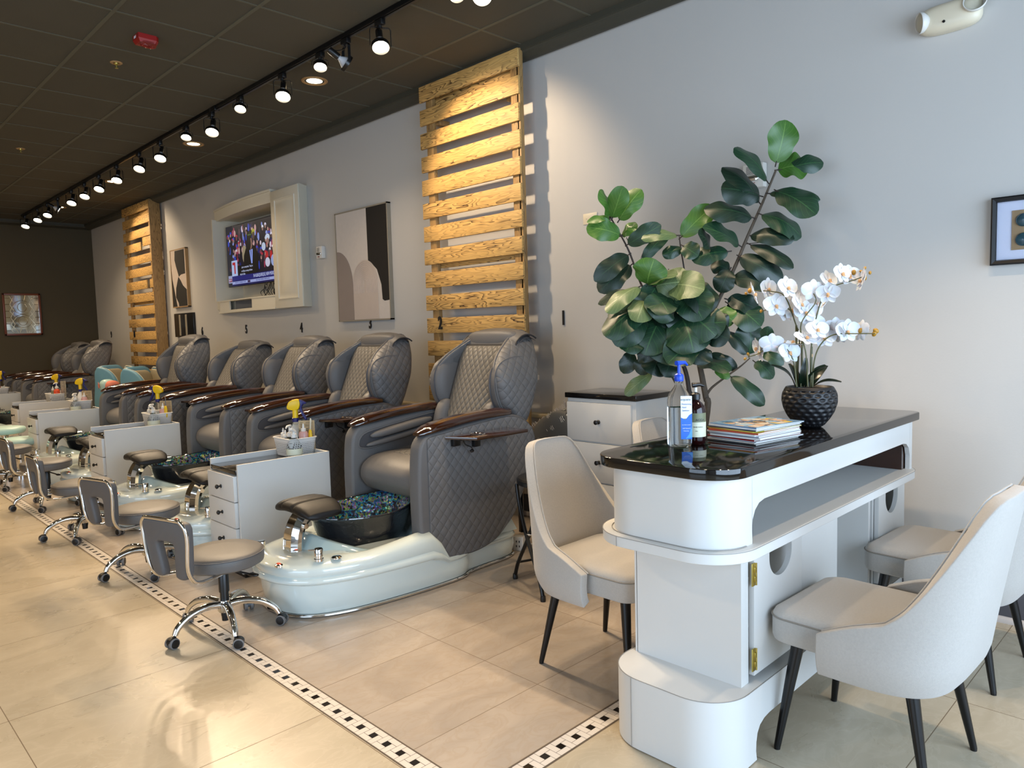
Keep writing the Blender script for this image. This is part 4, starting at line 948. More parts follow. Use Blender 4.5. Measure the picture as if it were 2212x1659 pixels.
# dark lotion bottle
t = thing('lotion_bottle', 'dark amber body lotion bottle with black pump, behind the clear bottle', 'bottle', (2.262, 1.365, TZ), R(-45))
b = MB(); b.lathe([(.0, .001), (.028, .001), (.032, .006), (.034, .02), (.034, .118), (.031, .136), (.022, .148), (.014, .154), (.013, .162)], n=32, cap=False); b.build('body', 'amber', t, angle=50)
b = MB(); b.lathe([(.0345, .030), (.0345, .082)], n=32, cap=False); b.build('cream_label', 'cream_lab', t)
b = MB(); b.lathe([(.0345, .082), (.0345, .114)], n=32, cap=False); b.build('olive_label', 'olive_lab', t)
b = MB(); b.lathe([(.016, .160), (.016, .178), (.012, .182), (.004, .184), (.004, .192)], n=20); b.lathe([(.005, .19), (.005, .205)], n=10); b.tube([(-.012, 0, .210), (.014, 0, .212), (.030, 0, .206)], [.009, .007, .004], 10); b.build('pump', 'black', t)
b = MB(); b.lathe([(.0055, .186), (.0055, .202)], n=12); b.build('pump_neck', 'plastic_w', t)
text('writing', 'Body Lotion', .0065, 'ink', t, face_mx((0, -.0352, .066), (0, -1, 0)), .0001); text('writing', 'ACCA', .011, 'ink', t, face_mx((.006, -.0352, .090), (0, -1, 0)), .0001); text('writing', 'aloe', .005, 'ink', t, face_mx((-.006, -.0352, .052), (0, -1, 0)), .0001)
# magazines
G = 'stack of magazines on the granite top'
cols = ['#2c3238', '#c8c4be', '#b9c4d0', '#7d1f22', '#d8dadc', '#9aa6b5', '#e0e2e4', '#b44d35', '#c9b44a', '#3f464e', '#d9dde2', '#6b8fb4']
names = ['bottom magazine of the stack, lying flat on the granite', 'second magazine from the bottom, with a pale cover edge', 'third magazine from the bottom of the stack', 'magazine with the dark red spine in the lower half of the stack', 'fifth magazine from the bottom of the stack', 'sixth magazine from the bottom of the stack', 'seventh magazine from the bottom of the stack', 'magazine with an orange-red spine in the upper half of the stack', 'magazine with a yellow and olive spine, left side', 'third magazine from the top of the stack', 'second magazine from the top of the stack', 'top magazine with a blue, yellow and brown cover']
z = TZ+.0006
for k in range(12):
    th = rnd.choice([.004, .005, .006])
    t = thing('magazine', names[k], 'magazine', (2.497+rnd.uniform(-.008, .008), 1.262+rnd.uniform(-.006, .006), z), R(-9+rnd.uniform(-4, 4)), G)
    w_, d_ = .270, .205
    b = MB(); b.box2((-w_/2+.003, -d_/2+.002, .0006), (w_/2-.001, d_/2-.002, th-.0006), .0004, 1); b.color(None); b.build('pages', 'plastic_w', t)
    b = MB(); cc = lin(cols[k]); b.color(cc)
    b.box2((-w_/2, -d_/2, 0), (w_/2, d_/2, .0005)); b.box2((-w_/2, -d_/2, th-.0005), (w_/2, d_/2, th)); b.box2((-w_/2, -d_/2, 0), (-w_/2+.001, d_/2, th))
    if k == 11:
        for q in range(60):
            b.color(rnd.choice(['#3c5f86', '#e0c23a', '#7e5f46', '#d3c6b2', '#2b2a2c', '#9cb7c9', '#5b3b2b', '#c9a27a'])); x0 = rnd.uniform(-w_/2, w_/2-.06); y0 = rnd.uniform(-d_/2, d_/2-.05); b.poly([(x0, y0, th+.0001+q*2e-6), (x0+rnd.uniform(.02, .06), y0+rnd.uniform(-.0, .01), th+.0001+q*2e-6), (x0+rnd.uniform(.02, .06), y0+rnd.uniform(.02, .05), th+.0001+q*2e-6), (x0, y0+rnd.uniform(.02, .05), th+.0001+q*2e-6)])
    elif k == 8:
        b.color('#a8a832'); b.box2((-w_/2-.0008, -d_/2, 0), (-w_/2+.06, -d_/2+.0006, th))
    b.build('cover', 'gloss_print', t, smooth=False); z += th+.0004

# ------------------------------------------------------------------ orchid
def AP(o, x, y, z): return (x-o[0], y-o[1], z-o[2])
OC = (2.905, 1.235, TZ)
t = thing('potted_orchid', 'white orchid with drooping flower sprays in a round dimpled black pot', 'potted plant', OC)
b = MB()
prof_ = spline([(.042, .0), (.060, .012), (.090, .055), (.105, .10), (.103, .135), (.092, .158), (.088, .162)], 64)
n = 216; rings = []
for r_, z_ in prof_:
    ring = []
    for k in range(n):
        a = 2*pi*k/n; row = z_/.0175; ph = .5*(int(row) % 2); cxk = (a*18/(2*pi)+ph) % 1-.5; cyk = (row % 1)-.5
        dd = math.hypot(cxk*1.0, cyk*1.0); dent = .0065*max(0, 1-(dd/.40)**2) if .010 < z_ < .150 else 0
        ring.append(((r_-dent)*cos(a), (r_-dent)*sin(a), z_))
    rings.append(ring)
rings.append([(.082*cos(2*pi*k/n), .082*sin(2*pi*k/n), .160) for k in range(n)]); rings.append([(.080*cos(2*pi*k/n), .080*sin(2*pi*k/n), .135) for k in range(n)])
b.loft(rings); b.build('pot', 'pot', t, angle=80)
b = MB(); b.lathe([(0, .140), (.05, .143), (.081, .138)], n=30, cap=False); b.build('moss', 'soil', t)
# ------------------------------------------------------------------ plant data: real positions of flowers, buds, stems and leaves round each pot
FL=[[0.002,-0.122,0.602,0],[0.012,-0.068,0.58,0],[0.042,-0.184,0.574,1],[0.046,-0.133,0.595,0],[0.018,-0.062,0.501,1],[-0.032,-0.086,0.528,1],[-0.145,0.165,0.536,1],[-0.05,0.152,0.559,0],[-0.073,0.059,0.557,0],[-0.038,-0.03,0.542,1],[0.007,0.06,0.514,0],[-0.07,0.106,0.489,0],[-0.013,0.066,0.472,0],[-0.026,0.004,0.459,0],[-0.0,-0.015,0.414,1],[-0.04,-0.047,0.388,0],[0.016,-0.053,0.354,0],[0.053,-0.082,0.389,0],[0.037,-0.132,0.381,0],[0.075,-0.167,0.38,1],[-0.074,0.168,0.305,1],[-0.114,0.105,0.336,1],[-0.072,0.185,0.32,1],[-0.036,0.056,0.334,1],[-0.066,0.054,0.301,0],[-0.067,-0.014,0.356,1],[-0.025,0.1,0.462,1],[-0.034,0.023,0.489,1],[0.039,-0.088,0.371,1],[0.025,-0.012,0.466,1]]
BUD=[[-0.089,0.209,0.554],[-0.063,0.147,0.483],[-0.049,0.116,0.473],[0.062,-0.145,0.607],[0.077,-0.18,0.586],[0.084,-0.198,0.603],[0.072,-0.169,0.38],[0.082,-0.192,0.388],[0.093,-0.219,0.379],[-0.092,0.216,0.294],[0.072,-0.169,0.61],[0.077,-0.181,0.622],[-0.072,0.169,0.469],[-0.095,0.223,0.543],[0.091,-0.214,0.368],[-0.096,0.227,0.275]]
STEM=[[[-0.017,0.041,0.159],[-0.017,0.039,0.25],[-0.015,0.035,0.355],[-0.022,0.051,0.423],[-0.03,0.071,0.473],[-0.049,0.116,0.482],[-0.072,0.169,0.467]],[[-0.022,0.026,0.16],[-0.02,0.021,0.348],[-0.028,0.04,0.401],[-0.045,0.079,0.521],[-0.064,0.125,0.546],[-0.095,0.198,0.553]],[[-0.017,-0.012,0.161],[-0.016,-0.013,0.31],[-0.009,-0.03,0.436],[0.0,-0.052,0.516],[0.013,-0.082,0.554],[0.042,-0.149,0.576],[0.06,-0.191,0.592]],[[-0.023,-0.022,0.162],[-0.021,-0.028,0.266],[-0.011,-0.05,0.332],[0.007,-0.093,0.368],[0.038,-0.166,0.37],[0.064,-0.226,0.369]],[[-0.055,0.028,0.163],[-0.059,0.038,0.26],[-0.072,0.067,0.32],[-0.091,0.112,0.336],[-0.111,0.158,0.299],[-0.128,0.198,0.284]],[[-0.048,-0.014,0.164],[-0.051,-0.008,0.29],[-0.059,0.01,0.408],[-0.038,-0.038,0.494],[-0.041,-0.032,0.531]]]
STAKE=[[[-0.011,0.026,0.159],[-0.011,0.026,0.359]],[[-0.019,0.044,0.159],[-0.019,0.046,0.408]],[[0.003,-0.006,0.16],[0.003,-0.007,0.321]]]
OLEAF=[[[-0.021,0.05,0.159],[-0.111,0.107,0.25],0.04437552797593369],[[-0.016,0.038,0.155],[0.016,0.091,0.251],0.0322731112552245],[[-0.012,0.028,0.159],[-0.033,0.0,0.278],0.0322731112552245],[[-0.005,0.012,0.159],[-0.051,-0.085,0.243],0.02904580012970205],[[0.0,-0.001,0.159],[0.071,-0.039,0.243],0.048409666882836745],[[0.003,-0.008,0.156],[0.009,-0.122,0.182],0.0322731112552245]]
LEAF=[[0.177,-0.305,2.175,0.177,-0.359,2.372,0.128,2],[0.188,-0.306,2.149,0.258,-0.427,2.156,0.154,2],[0.21,-0.349,2.149,0.287,-0.491,2.176,0.082,1],[0.129,-0.286,2.086,-0.004,-0.212,2.256,0.102,1],[0.155,-0.234,1.99,0.054,-0.112,2.19,0.108,0],[0.155,-0.239,2.027,-0.006,-0.124,2.072,0.133,0],[0.116,-0.218,1.919,-0.063,-0.076,1.986,0.113,0],[0.154,-0.274,2.035,0.229,-0.495,2.005,0.061,1],[0.148,-0.32,2.042,0.144,-0.514,1.916,0.133,1],[0.123,-0.25,1.934,0.202,-0.429,1.837,0.118,1],[0.119,-0.191,1.834,0.148,-0.399,1.809,0.087,0],[0.12,-0.191,1.792,0.15,-0.401,1.669,0.072,0],[0.09,-0.158,1.784,-0.067,-0.067,1.89,0.118,1],[0.034,-0.129,1.756,-0.086,0.002,1.738,0.092,1],[-0.002,-0.045,1.776,-0.108,-0.052,1.843,0.113,0],[0.083,-0.107,1.661,0.037,-0.032,1.703,0.082,0],[0.071,-0.16,1.732,0.159,-0.344,1.611,0.108,0],[0.063,-0.121,1.621,0.131,-0.309,1.588,0.097,0],[0.046,-0.127,1.667,-0.0,-0.093,1.56,0.092,0],[0.059,-0.098,1.518,0.136,-0.233,1.465,0.097,0],[0.07,-0.095,1.499,0.097,-0.262,1.389,0.154,1],[-0.255,0.4,1.96,-0.349,0.374,2.089,0.097,2],[-0.258,0.383,1.957,-0.322,0.27,2.081,0.092,2],[-0.234,0.358,1.945,-0.222,0.234,2.084,0.097,2],[-0.268,0.384,1.957,-0.37,0.448,1.95,0.035,2],[-0.226,0.349,1.869,-0.373,0.439,1.916,0.108,2],[-0.205,0.364,1.872,-0.205,0.273,1.918,0.072,2],[-0.212,0.323,1.818,-0.182,0.145,1.897,0.082,1],[-0.189,0.325,1.771,-0.352,0.418,1.646,0.092,0],[-0.171,0.324,1.718,-0.326,0.415,1.586,0.113,0],[-0.154,0.271,1.729,-0.099,0.152,1.873,0.061,1],[-0.223,0.192,1.601,-0.278,0.119,1.711,0.154,2],[-0.21,0.207,1.592,-0.219,0.038,1.661,0.097,3],[-0.241,0.221,1.597,-0.453,0.267,1.503,0.092,3],[-0.221,0.206,1.559,-0.389,0.369,1.522,0.061,0],[-0.216,0.198,1.549,-0.378,0.313,1.456,0.077,3],[-0.045,0.105,1.843,0.04,-0.033,1.993,0.102,2],[-0.077,0.096,1.852,-0.228,0.203,1.853,0.064,3],[-0.058,0.084,1.785,-0.131,0.152,1.763,0.061,1],[-0.077,0.071,1.797,-0.081,-0.011,1.747,0.082,1],[-0.068,0.13,1.673,-0.057,0.092,1.666,0.02,1],[-0.204,0.16,1.595,-0.181,-0.012,1.613,0.154,3],[-0.163,0.097,1.592,-0.197,-0.095,1.58,0.154,3],[-0.12,0.08,1.611,-0.201,0.118,1.498,0.154,1],[-0.109,0.033,1.598,-0.098,-0.103,1.475,0.174,0],[-0.105,0.046,1.59,-0.16,-0.082,1.434,0.174,1],[-0.196,0.177,1.548,-0.269,0.036,1.466,0.143,1],[-0.226,0.203,1.53,-0.363,0.148,1.443,0.113,3],[-0.204,0.23,1.522,-0.32,0.35,1.42,0.123,3],[-0.218,0.198,1.501,-0.447,0.286,1.378,0.154,1],[-0.166,0.199,1.482,-0.172,0.06,1.41,0.133,0],[-0.217,0.222,1.473,-0.383,0.256,1.319,0.154,1],[-0.122,0.081,1.496,-0.164,0.034,1.362,0.164,0],[-0.166,0.142,1.441,-0.298,0.157,1.264,0.184,1],[-0.128,0.033,1.456,-0.115,-0.127,1.35,0.205,1],[-0.138,0.049,1.438,-0.203,-0.065,1.279,0.205,1],[-0.111,0.089,1.401,-0.251,0.089,1.234,0.195,1],[-0.049,-0.027,1.473,-0.041,-0.127,1.348,0.143,0],[-0.055,-0.029,1.359,-0.049,-0.162,1.32,0.113,0],[-0.098,-0.012,1.313,-0.262,0.038,1.216,0.154,1],[-0.086,-0.026,1.293,-0.16,-0.048,1.207,0.143,0],[-0.232,0.237,1.348,-0.355,0.231,1.275,0.113,1],[-0.191,0.242,1.308,-0.198,0.169,1.226,0.133,0],[-0.174,0.328,1.258,-0.23,0.337,1.151,0.077,0],[-0.15,0.237,1.237,-0.203,0.26,1.146,0.087,0],[-0.126,0.195,1.227,-0.206,0.177,1.148,0.113,0],[-0.1,0.143,1.216,-0.188,0.104,1.144,0.102,0],[-0.253,0.281,1.291,-0.32,0.292,1.288,0.041,2],[-0.12,0.235,1.142,-0.215,0.344,1.033,0.064,3],[-0.096,0.146,1.177,-0.164,0.119,1.133,0.051,2],[-0.045,0.015,1.186,-0.045,-0.169,1.17,0.097,1],[0.02,-0.022,1.241,0.08,-0.141,1.164,0.056,0],[0.036,-0.094,1.361,0.067,-0.21,1.254,0.061,0],[0.119,-0.19,1.228,0.102,-0.214,1.386,0.143,1],[0.127,-0.216,1.195,0.152,-0.306,1.123,0.087,1],[0.131,-0.255,1.238,0.144,-0.357,1.186,0.051,1],[0.136,-0.272,1.299,0.082,-0.309,1.365,0.051,1],[0.07,-0.108,1.123,0.132,-0.267,0.988,0.077,1],[0.009,-0.055,1.155,0.03,-0.128,1.122,0.041,2],[-0.072,0.003,1.379,-0.077,-0.152,1.404,0.133,1],[-0.167,0.095,1.544,-0.296,0.1,1.441,0.154,1],[-0.105,0.134,1.672,-0.108,0.045,1.514,0.164,1],[-0.175,0.157,1.605,-0.278,0.202,1.463,0.123,1],[-0.182,0.189,1.365,-0.286,0.245,1.388,0.143,1],[0.017,-0.063,1.462,0.018,-0.157,1.412,0.092,2]]
BRANCH=[[[[0.007,-0.012,0.929],[0.005,-0.008,1.008],[-0.004,0.008,1.115],[-0.011,0.019,1.223],[0.008,-0.014,1.377],[0.028,-0.047,1.472],[0.075,-0.127,1.659],[0.112,-0.19,1.834],[0.148,-0.252,1.997],[0.18,-0.305,2.148]],[0.017,0.016,0.015,0.014,0.012,0.0105,0.009,0.008,0.0065,0.005]],[[[-0.032,0.054,0.929],[-0.038,0.065,1.047],[-0.045,0.077,1.136],[-0.059,0.101,1.215],[-0.088,0.149,1.363],[-0.107,0.181,1.461],[-0.145,0.247,1.562],[-0.165,0.28,1.632],[-0.188,0.32,1.771],[-0.212,0.361,1.871],[-0.242,0.41,1.977]],[0.013,0.0125,0.0115,0.0105,0.009,0.0075,0.006,0.0055,0.005,0.0045,0.0035]],[[[-0.05,0.084,1.214],[-0.049,0.083,1.361],[-0.044,0.074,1.506],[-0.047,0.079,1.651],[-0.057,0.096,1.786],[-0.06,0.102,1.849]],[0.006,0.0055,0.005,0.004,0.0035,0.0025]],[[[0.007,-0.012,1.027],[0.022,-0.037,1.066],[0.06,-0.101,1.124],[0.093,-0.157,1.172],[0.116,-0.197,1.214]],[0.007,0.006,0.005,0.0045,0.003]],[[[-0.06,0.102,1.038],[-0.084,0.143,1.127],[-0.108,0.184,1.196],[-0.128,0.217,1.266]],[0.006,0.005,0.0045,0.0035]],[[[-0.162,0.274,1.724],[-0.156,0.265,1.768],[-0.139,0.236,1.814]],[0.002,0.002,0.002]],[[[0.18,-0.305,2.148],[0.206,-0.351,2.148]],[0.0025,0.0025]],[[[0.107,-0.182,1.792],[0.148,-0.252,1.797]],[0.002,0.002]],[[[-0.19,0.323,1.825],[-0.198,0.336,1.859]],[0.002,0.002]]]
t_o = [o for o in bpy.data.objects if o.name == 'potted_orchid'][0]
for q, r_ in [(p, .0028) for p in STEM]:
    b = MB(); b.tube(spline(q, 26), lambda u: .0032-.0014*u, 7); b.build('flower_stem', 'green_stem', t_o)
for q in STAKE:
    b = MB(); b.tube(q, .0042, 7); b.build('support_stake', 'green_stem', t_o)
    p = Vector(q[1]); b = MB(); b.lathe([(.0055, -.006), (.0055, .006)], tuple(p+Vector((0, 0, -.035))), 10); b.build('tie', 'tape', t_o)
for x, y, z in BUD:
    big = rnd.random() < .6
    b = MB(); b.pillow((x, y, z), (.0095 if big else .006, .0085 if big else .0055, .012 if big else .007), 1, 1, 14, 8, rot=(rnd.uniform(-1, 1), rnd.uniform(-1, 1), 0)); b.build('bud', 'bud', t_o)
def blade(b, base, tip, wd, nrm, curl=.25, fold=.15, n=14, shape=None, tipcurl=0, wav=0, ph=0):
    """leaf or petal surface from base to tip; nrm = side it faces"""
    B = Vector(base); T = Vector(tip); L = (T-B); ln = L.length; d = L.normalized(); n_ = Vector(nrm); n_ = n_-d*n_.dot(d)
    n_ = n_.normalized() if n_.length > 1e-4 else d.orthogonal().normalized(); s_ = d.cross(n_)
    shp = shape or (lambda v: sin(pi*min(1, v*.97+.03))**.6)
    def fn(u, v):
        h = (2*u-1); w_ = wd*.5*shp(v); p = B+d*(ln*v)+s_*(h*w_)+n_*(curl*ln*(sin(pi*v)*.5)+tipcurl*ln*v*v-fold*w_*abs(h)**1.5+wav*w_*h*h*sin(v*11+ph+(2 if h > 0 else 0)))
        return tuple(p)
    b.grid(fn, 9, n, uv=True)
view = Vector((-.69, -.66, .12)).normalized()
for (x, y, z, back) in FL:
    f = Vector((x, y, z)); nrm = (view+Vector((rnd.uniform(-.5, .5), rnd.uniform(-.5, .5), rnd.uniform(-.15, .45)))).normalized() if not back else Vector((rnd.uniform(-1, 1), rnd.uniform(-1, 1), rnd.uniform(-.1, .6))).normalized()
    up_ = Vector((0, 0, 1)); up_ = (up_-nrm*up_.dot(nrm)).normalized(); sd = nrm.cross(up_)
    b = MB(); S_ = rnd.uniform(1.05, 1.28)
    for a, ln, wd in ((90, .040, .030), (18, .044, .048), (162, .044, .048), (-55, .038, .028), (-125, .038, .028)):
        d = sd*cos(R(a))+up_*sin(R(a)); blade(b, f, f+d*ln*S_+nrm*.004, wd*S_, nrm, curl=-.12, fold=-.2, n=9, shape=lambda v: sin(pi*(v*.93+.05))**.62)
    fo = b.build('flower', 'petal', t_o, angle=80, fixn=False)
    b = MB(); b.pillow(tuple(f+nrm*.008-up_*.004), (.006, .006, .008), 1, 1, 10, 6); blade(b, f, f-up_*.016+nrm*.014, .012, nrm, n=6); b.build('lip', 'lip', fo, fixn=False)
for base, tip, wd in OLEAF:
    b = MB(); bs = Vector(base); bs.z = max(bs.z, .150); dirn = (Vector(tip)-bs); k = -.10
    blade(b, bs, tip, wd*1.5, (-.3, -.3, 1), curl=.28, fold=-.3, n=16, shape=lambda v: (sin(pi*(v*.80+.12))**.8)*.62+.03)
    b.build('leaf', 'orchid_leaf', t_o, angle=80, fixn=False)

# fiddle-leaf fig standing behind the table
t = thing('fiddle_leaf_fig', 'tall fiddle-leaf fig with big dark green leaves against the right wall, behind the table', 'plant', (3.38, 1.99, 0))
b = MB(); b.lathe([(0, 0), (.11, 0), (.115, .01), (.145, .33), (.15, .34), (.15, .36), (.135, .36), (.13, .32)], (.15, .19, 0), n=36, cap=False); b.build('planter', 'plastic_w', t)
b = MB(); b.lathe([(0, .33), (.10, .335), (.132, .325)], (.15, .19, 0), n=30, cap=False); b.build('soil', 'soil', t)
for i, (q, rr) in enumerate(BRANCH):
    pts = [Vector(p) for p in q]
    if i < 2:
        pts = [Vector((.16 if i == 0 else .12, .18 if i == 0 else .21, .32))]+pts; rr = [rr[0]]+rr
    sp2 = spline(pts, 40); rad = [rr[min(len(rr)-1, int(k/40*len(rr)))] for k in range(40)]
    rad = [sum(rad[max(0, k-3):k+4])/len(rad[max(0, k-3):k+4]) for k in range(40)]
    b = MB(); b.tube(sp2, rad, 9); b.build('stem' if i in (1, 2) else 'trunk' if i == 0 else 'twig', 'bark' if i in (0, 3) else 'bark_dk', t)
def fiddle(v):
    v = max(.001, min(.999, v))
    return sin(pi*v**.86)**.52*(.70+.42*v)*(1-.12*math.exp(-((v-.40)/.13)**2))+.03
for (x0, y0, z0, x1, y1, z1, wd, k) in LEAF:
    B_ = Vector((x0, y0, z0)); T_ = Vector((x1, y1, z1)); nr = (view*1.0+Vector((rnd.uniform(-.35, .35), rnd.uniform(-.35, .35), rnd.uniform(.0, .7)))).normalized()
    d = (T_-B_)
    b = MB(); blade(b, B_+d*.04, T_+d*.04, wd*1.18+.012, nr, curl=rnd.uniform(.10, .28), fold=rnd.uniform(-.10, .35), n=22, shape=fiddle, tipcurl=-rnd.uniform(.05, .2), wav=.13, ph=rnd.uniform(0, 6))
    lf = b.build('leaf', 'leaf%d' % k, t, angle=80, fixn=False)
    b = MB(); b.tube([tuple(B_-d.normalized()*.012), tuple(B_+d*.08)], .0032, 6); b.build('leaf_stalk', 'bark_dk', lf)
# ------------------------------------------------------------------ white drawer carts between the spa chairs
def cart():
    t = thing('drawer_cart', '', 'cart', (1.77, 4.21, 0))   # front face at x=0
    b = MB(); L_ = .59; h = .19
    b.box2((0, -h, .03), (L_, -h+.016, .665), .001); b.box2((0, h-.016, .03), (L_, h, .665), .001); b.box2((L_-.016, -h+.016, .03), (L_, h-.016, .665), .001); b.box2((.012, -h+.016, .03), (L_-.016, h-.016, .612)); b.build('body', 'white', t, smooth=False)
    b = MB(); b.box2((.02, -h+.02, 0), (L_-.02, h-.02, .03)); b.build('toe_kick', 'black', t)
    b = MB(); b.box2((-.004, -h+.017, .605), (L_-.017, h-.017, .632), .001); b.build('black_top', 'granite2', t)
    for z0, z1 in ((.450, .598), (.298, .444), (.060, .292)):
        b = MB(); b.box2((-.020, -h+.020, z0), (.010, h-.004, z1), .001); d_ = b.build('drawer', 'white', t)
        b = MB(); b.lathe([(.011, 0), (.011, -.003), (.005, -.008), (.005, -.015), (.012, -.020), (.014, -.028), (.007, -.034)], (-.020, 0, (z0+z1)/2 if z0 > .1 else z1-.075), 16, axis='X'); b.build('knob', 'black', d_)
    return t
K = cart(); KG = 'white pedicure drawer carts'; K['group'] = KG; K['label'] = 'nearest white three-drawer cart with a black top, between the first two pedicure chairs'
for x_, y_, lab in ((1.77, 6.65, 'second white three-drawer cart from the front, behind the second footrest'), (1.77, 8.84, 'third white three-drawer cart from the front, left of the third footrest'),
                    (1.90, 10.35, 'fourth white three-drawer cart, partly behind the third one, under the basket with the orange bottle'), (1.77, 12.60, 'farthest white cart, cut off by the left picture edge')):
    dup(K, (x_, y_, 0), None, lab, KG)

# ------------------------------------------------------------------ baskets and bottles on the carts
def basket():
    t = thing('basket', '', 'basket', (0, 0, 0))
    def rr_(w, d, z, r=.025): return [(x, y, z) for x, y in rrect(-w/2, w/2, -d/2, d/2, r, 6)]
    b = MB(); b.loft([rr_(.155, .205, .0), rr_(.160, .210, .004), rr_(.185, .240, .112), rr_(.180, .235, .112), rr_(.155, .205, .008)], cap1=True); b.build('wall', 'basket', t, angle=50)
    b = MB(); p = rr_(.187, .242, .113); b.tube(p+[p[0]], .0045, 8); b.build('rim', 'plastic_w', t); return t
def spray(body='clear', liq='teal_liq', big=True):
    t = thing('spray_bottle', '', 'bottle')
    b = MB(); b.lathe([(0, 0), (.036, 0), (.040, .006), (.040, .09), (.034, .125), (.020, .155), (.014, .165), (.014, .175)], n=28, cap=False); b.build('body', 'plastic_w' if body == 'white' else body, t, angle=50)
    b = MB(); b.lathe([(0, .003), (.037, .004), (.0375, .085), (0, .086)], n=28, cap=False); b.build('liquid', liq, t, angle=50)
    b = MB(); b.lathe([(.017, .170), (.018, .174), (.018, .190), (.015, .192)], n=20); b.build('collar', 'plastic_n', t)
    b = MB(); b.lathe([(.0145, .19), (.0145, .235)], n=20)
    hd = spline([(-.035, .238), (-.042, .252), (-.030, .278), (.0, .292), (.022, .290), (.030, .270), (.022, .242), (.0, .232)], 24, True); b.prism(hd, -.014, .014, 'Y', .005, 2); b.build('spray_head', 'plastic_y', t, angle=60)
    b = MB(); tg = spline([(.024, .290), (.055, .278), (.062, .268), (.044, .262), (.038, .235), (.062, .185), (.052, .182), (.026, .232), (.030, .262)], 26, True); b.prism(tg, -.009, .009, 'Y', .003, 2); b.build('trigger', 'plastic_n', t, angle=60)
    return t
def pump(m_, head='plastic_w', r=.030, h=.11, lab=None):
    t = thing('pump_bottle', '', 'bottle'); b = MB(); b.lathe([(0, 0), (r*.92, 0), (r, .006), (r, h*.8), (r*.8, h*.93), (.013, h), (.013, h+.01)], n=24, cap=False); b.build('body', m_, t, angle=50)
    b = MB(); bottle_pump(b, (0, 0, 0), h+.004, h=.03, nozzle=.042, ang=pi); b.build('pump', head, t)
    if lab: b = MB(); b.lathe([(r*1.02, h*.2), (r*1.02, h*.68)], n=24, cap=False); b.build('label', lab, t)
    return t
def nozzle(m_, r=.022, h=.10, liq=None):
    t = thing('squeeze_bottle', '', 'bottle'); b = MB(); b.lathe([(0, 0), (r*.95, 0), (r, .005), (r, h*.88), (r*.75, h), (0, h)], n=24, cap=False); b.build('body', m_, t, angle=50)
    b = MB(); b.lathe([(.013, h), (.014, h+.002), (.014, h+.016), (.007, h+.018), (.0055, h+.03), (.003, h+.042), (.0, h+.043)], n=16, cap=False); b.build('nozzle_cap', 'plastic_w', t); return t
def mister():
    t = thing('mist_bottle', '', 'bottle'); b = MB(); b.lathe([(0, 0), (.032, 0), (.036, .006), (.037, .05), (.030, .075), (.015, .092), (.012, .10)], n=28, cap=False); b.build('body', 'clear', t, angle=50)
    b = MB(); b.lathe([(.0375, .018), (.0375, .048)], n=28, cap=False); b.build('label', 'cream_lab', t)
    b = MB(); b.lathe([(.013, .098), (.013, .115), (.010, .118)]); b.tube([(.0, 0, .116), (.0, 0, .13), (-.022, 0, .142)], [.008, .009, .007], 10); b.tube([(.012, 0, .130), (.024, 0, .10), (.028, 0, .085)], .004, 6); b.build('spray_head', 'plastic_w', t); return t
def menu(m_):
    t = thing('menu_stand', '', 'sign'); b = MB(); b.box((0, 0, .10), (.003, .100, .200), .001); b.build('acrylic_sleeve', 'clear', t)
    b = MB(); b.box((-.0025, 0, .10), (.001, .094, .190)); p = b.build('menu_sheet', m_, t)
    b = MB(); r_ = random.Random(5)
    for k in range(17):
        z = .183-k*.0098
        for y0, y1 in (((-.04, .03)) if 0 else ((-.040, -.040+r_.uniform(.03, .055)), (.022, .022+r_.uniform(.008, .02)))): b.box((-.0033, (y0+y1)/2, z), (.0003, y1-y0, .0026))
    b.build('printing', 'ink', p); return t
def place(o, loc, rz, lab, group=None):
    o.scale = {'spray_bottle': (1.18,)*3, 'pump_bottle': (1.1,)*3, 'squeeze_bottle': (1.15,)*3, 'mist_bottle': (1.3,)*3, 'menu_stand': (1.05,)*3}.get(o.name.split('.')[0], (1,)*3)
    o.location = loc; o.rotation_euler = (0, 0, rz); o['label'] = lab; o['group'] = group or 'bottles and baskets on the carts'; return o
ctx = [('nearest', (2.262, 4.265, .633), 1), ('second', (2.262, 6.70, .633), 1), ('third', (2.22, 8.90, .633), 1), ('fourth', (2.33, 10.38, .633), .96), ('farthest', (2.14, 12.60, .633), 1)]
protos = {}
def get(kind, fn, *a):
    key = (kind,)+a
    if key in protos: return dup(protos[key], (0, 0, 0))
    protos[key] = fn(*a); return protos[key]
def put(kind, fn, a, c, dx, dy, dz, rz, lab, grp):
    return place(get(kind, fn, *a), (c[0]+dx, c[1]+dy, c[2]+dz), R(rz), lab, grp)
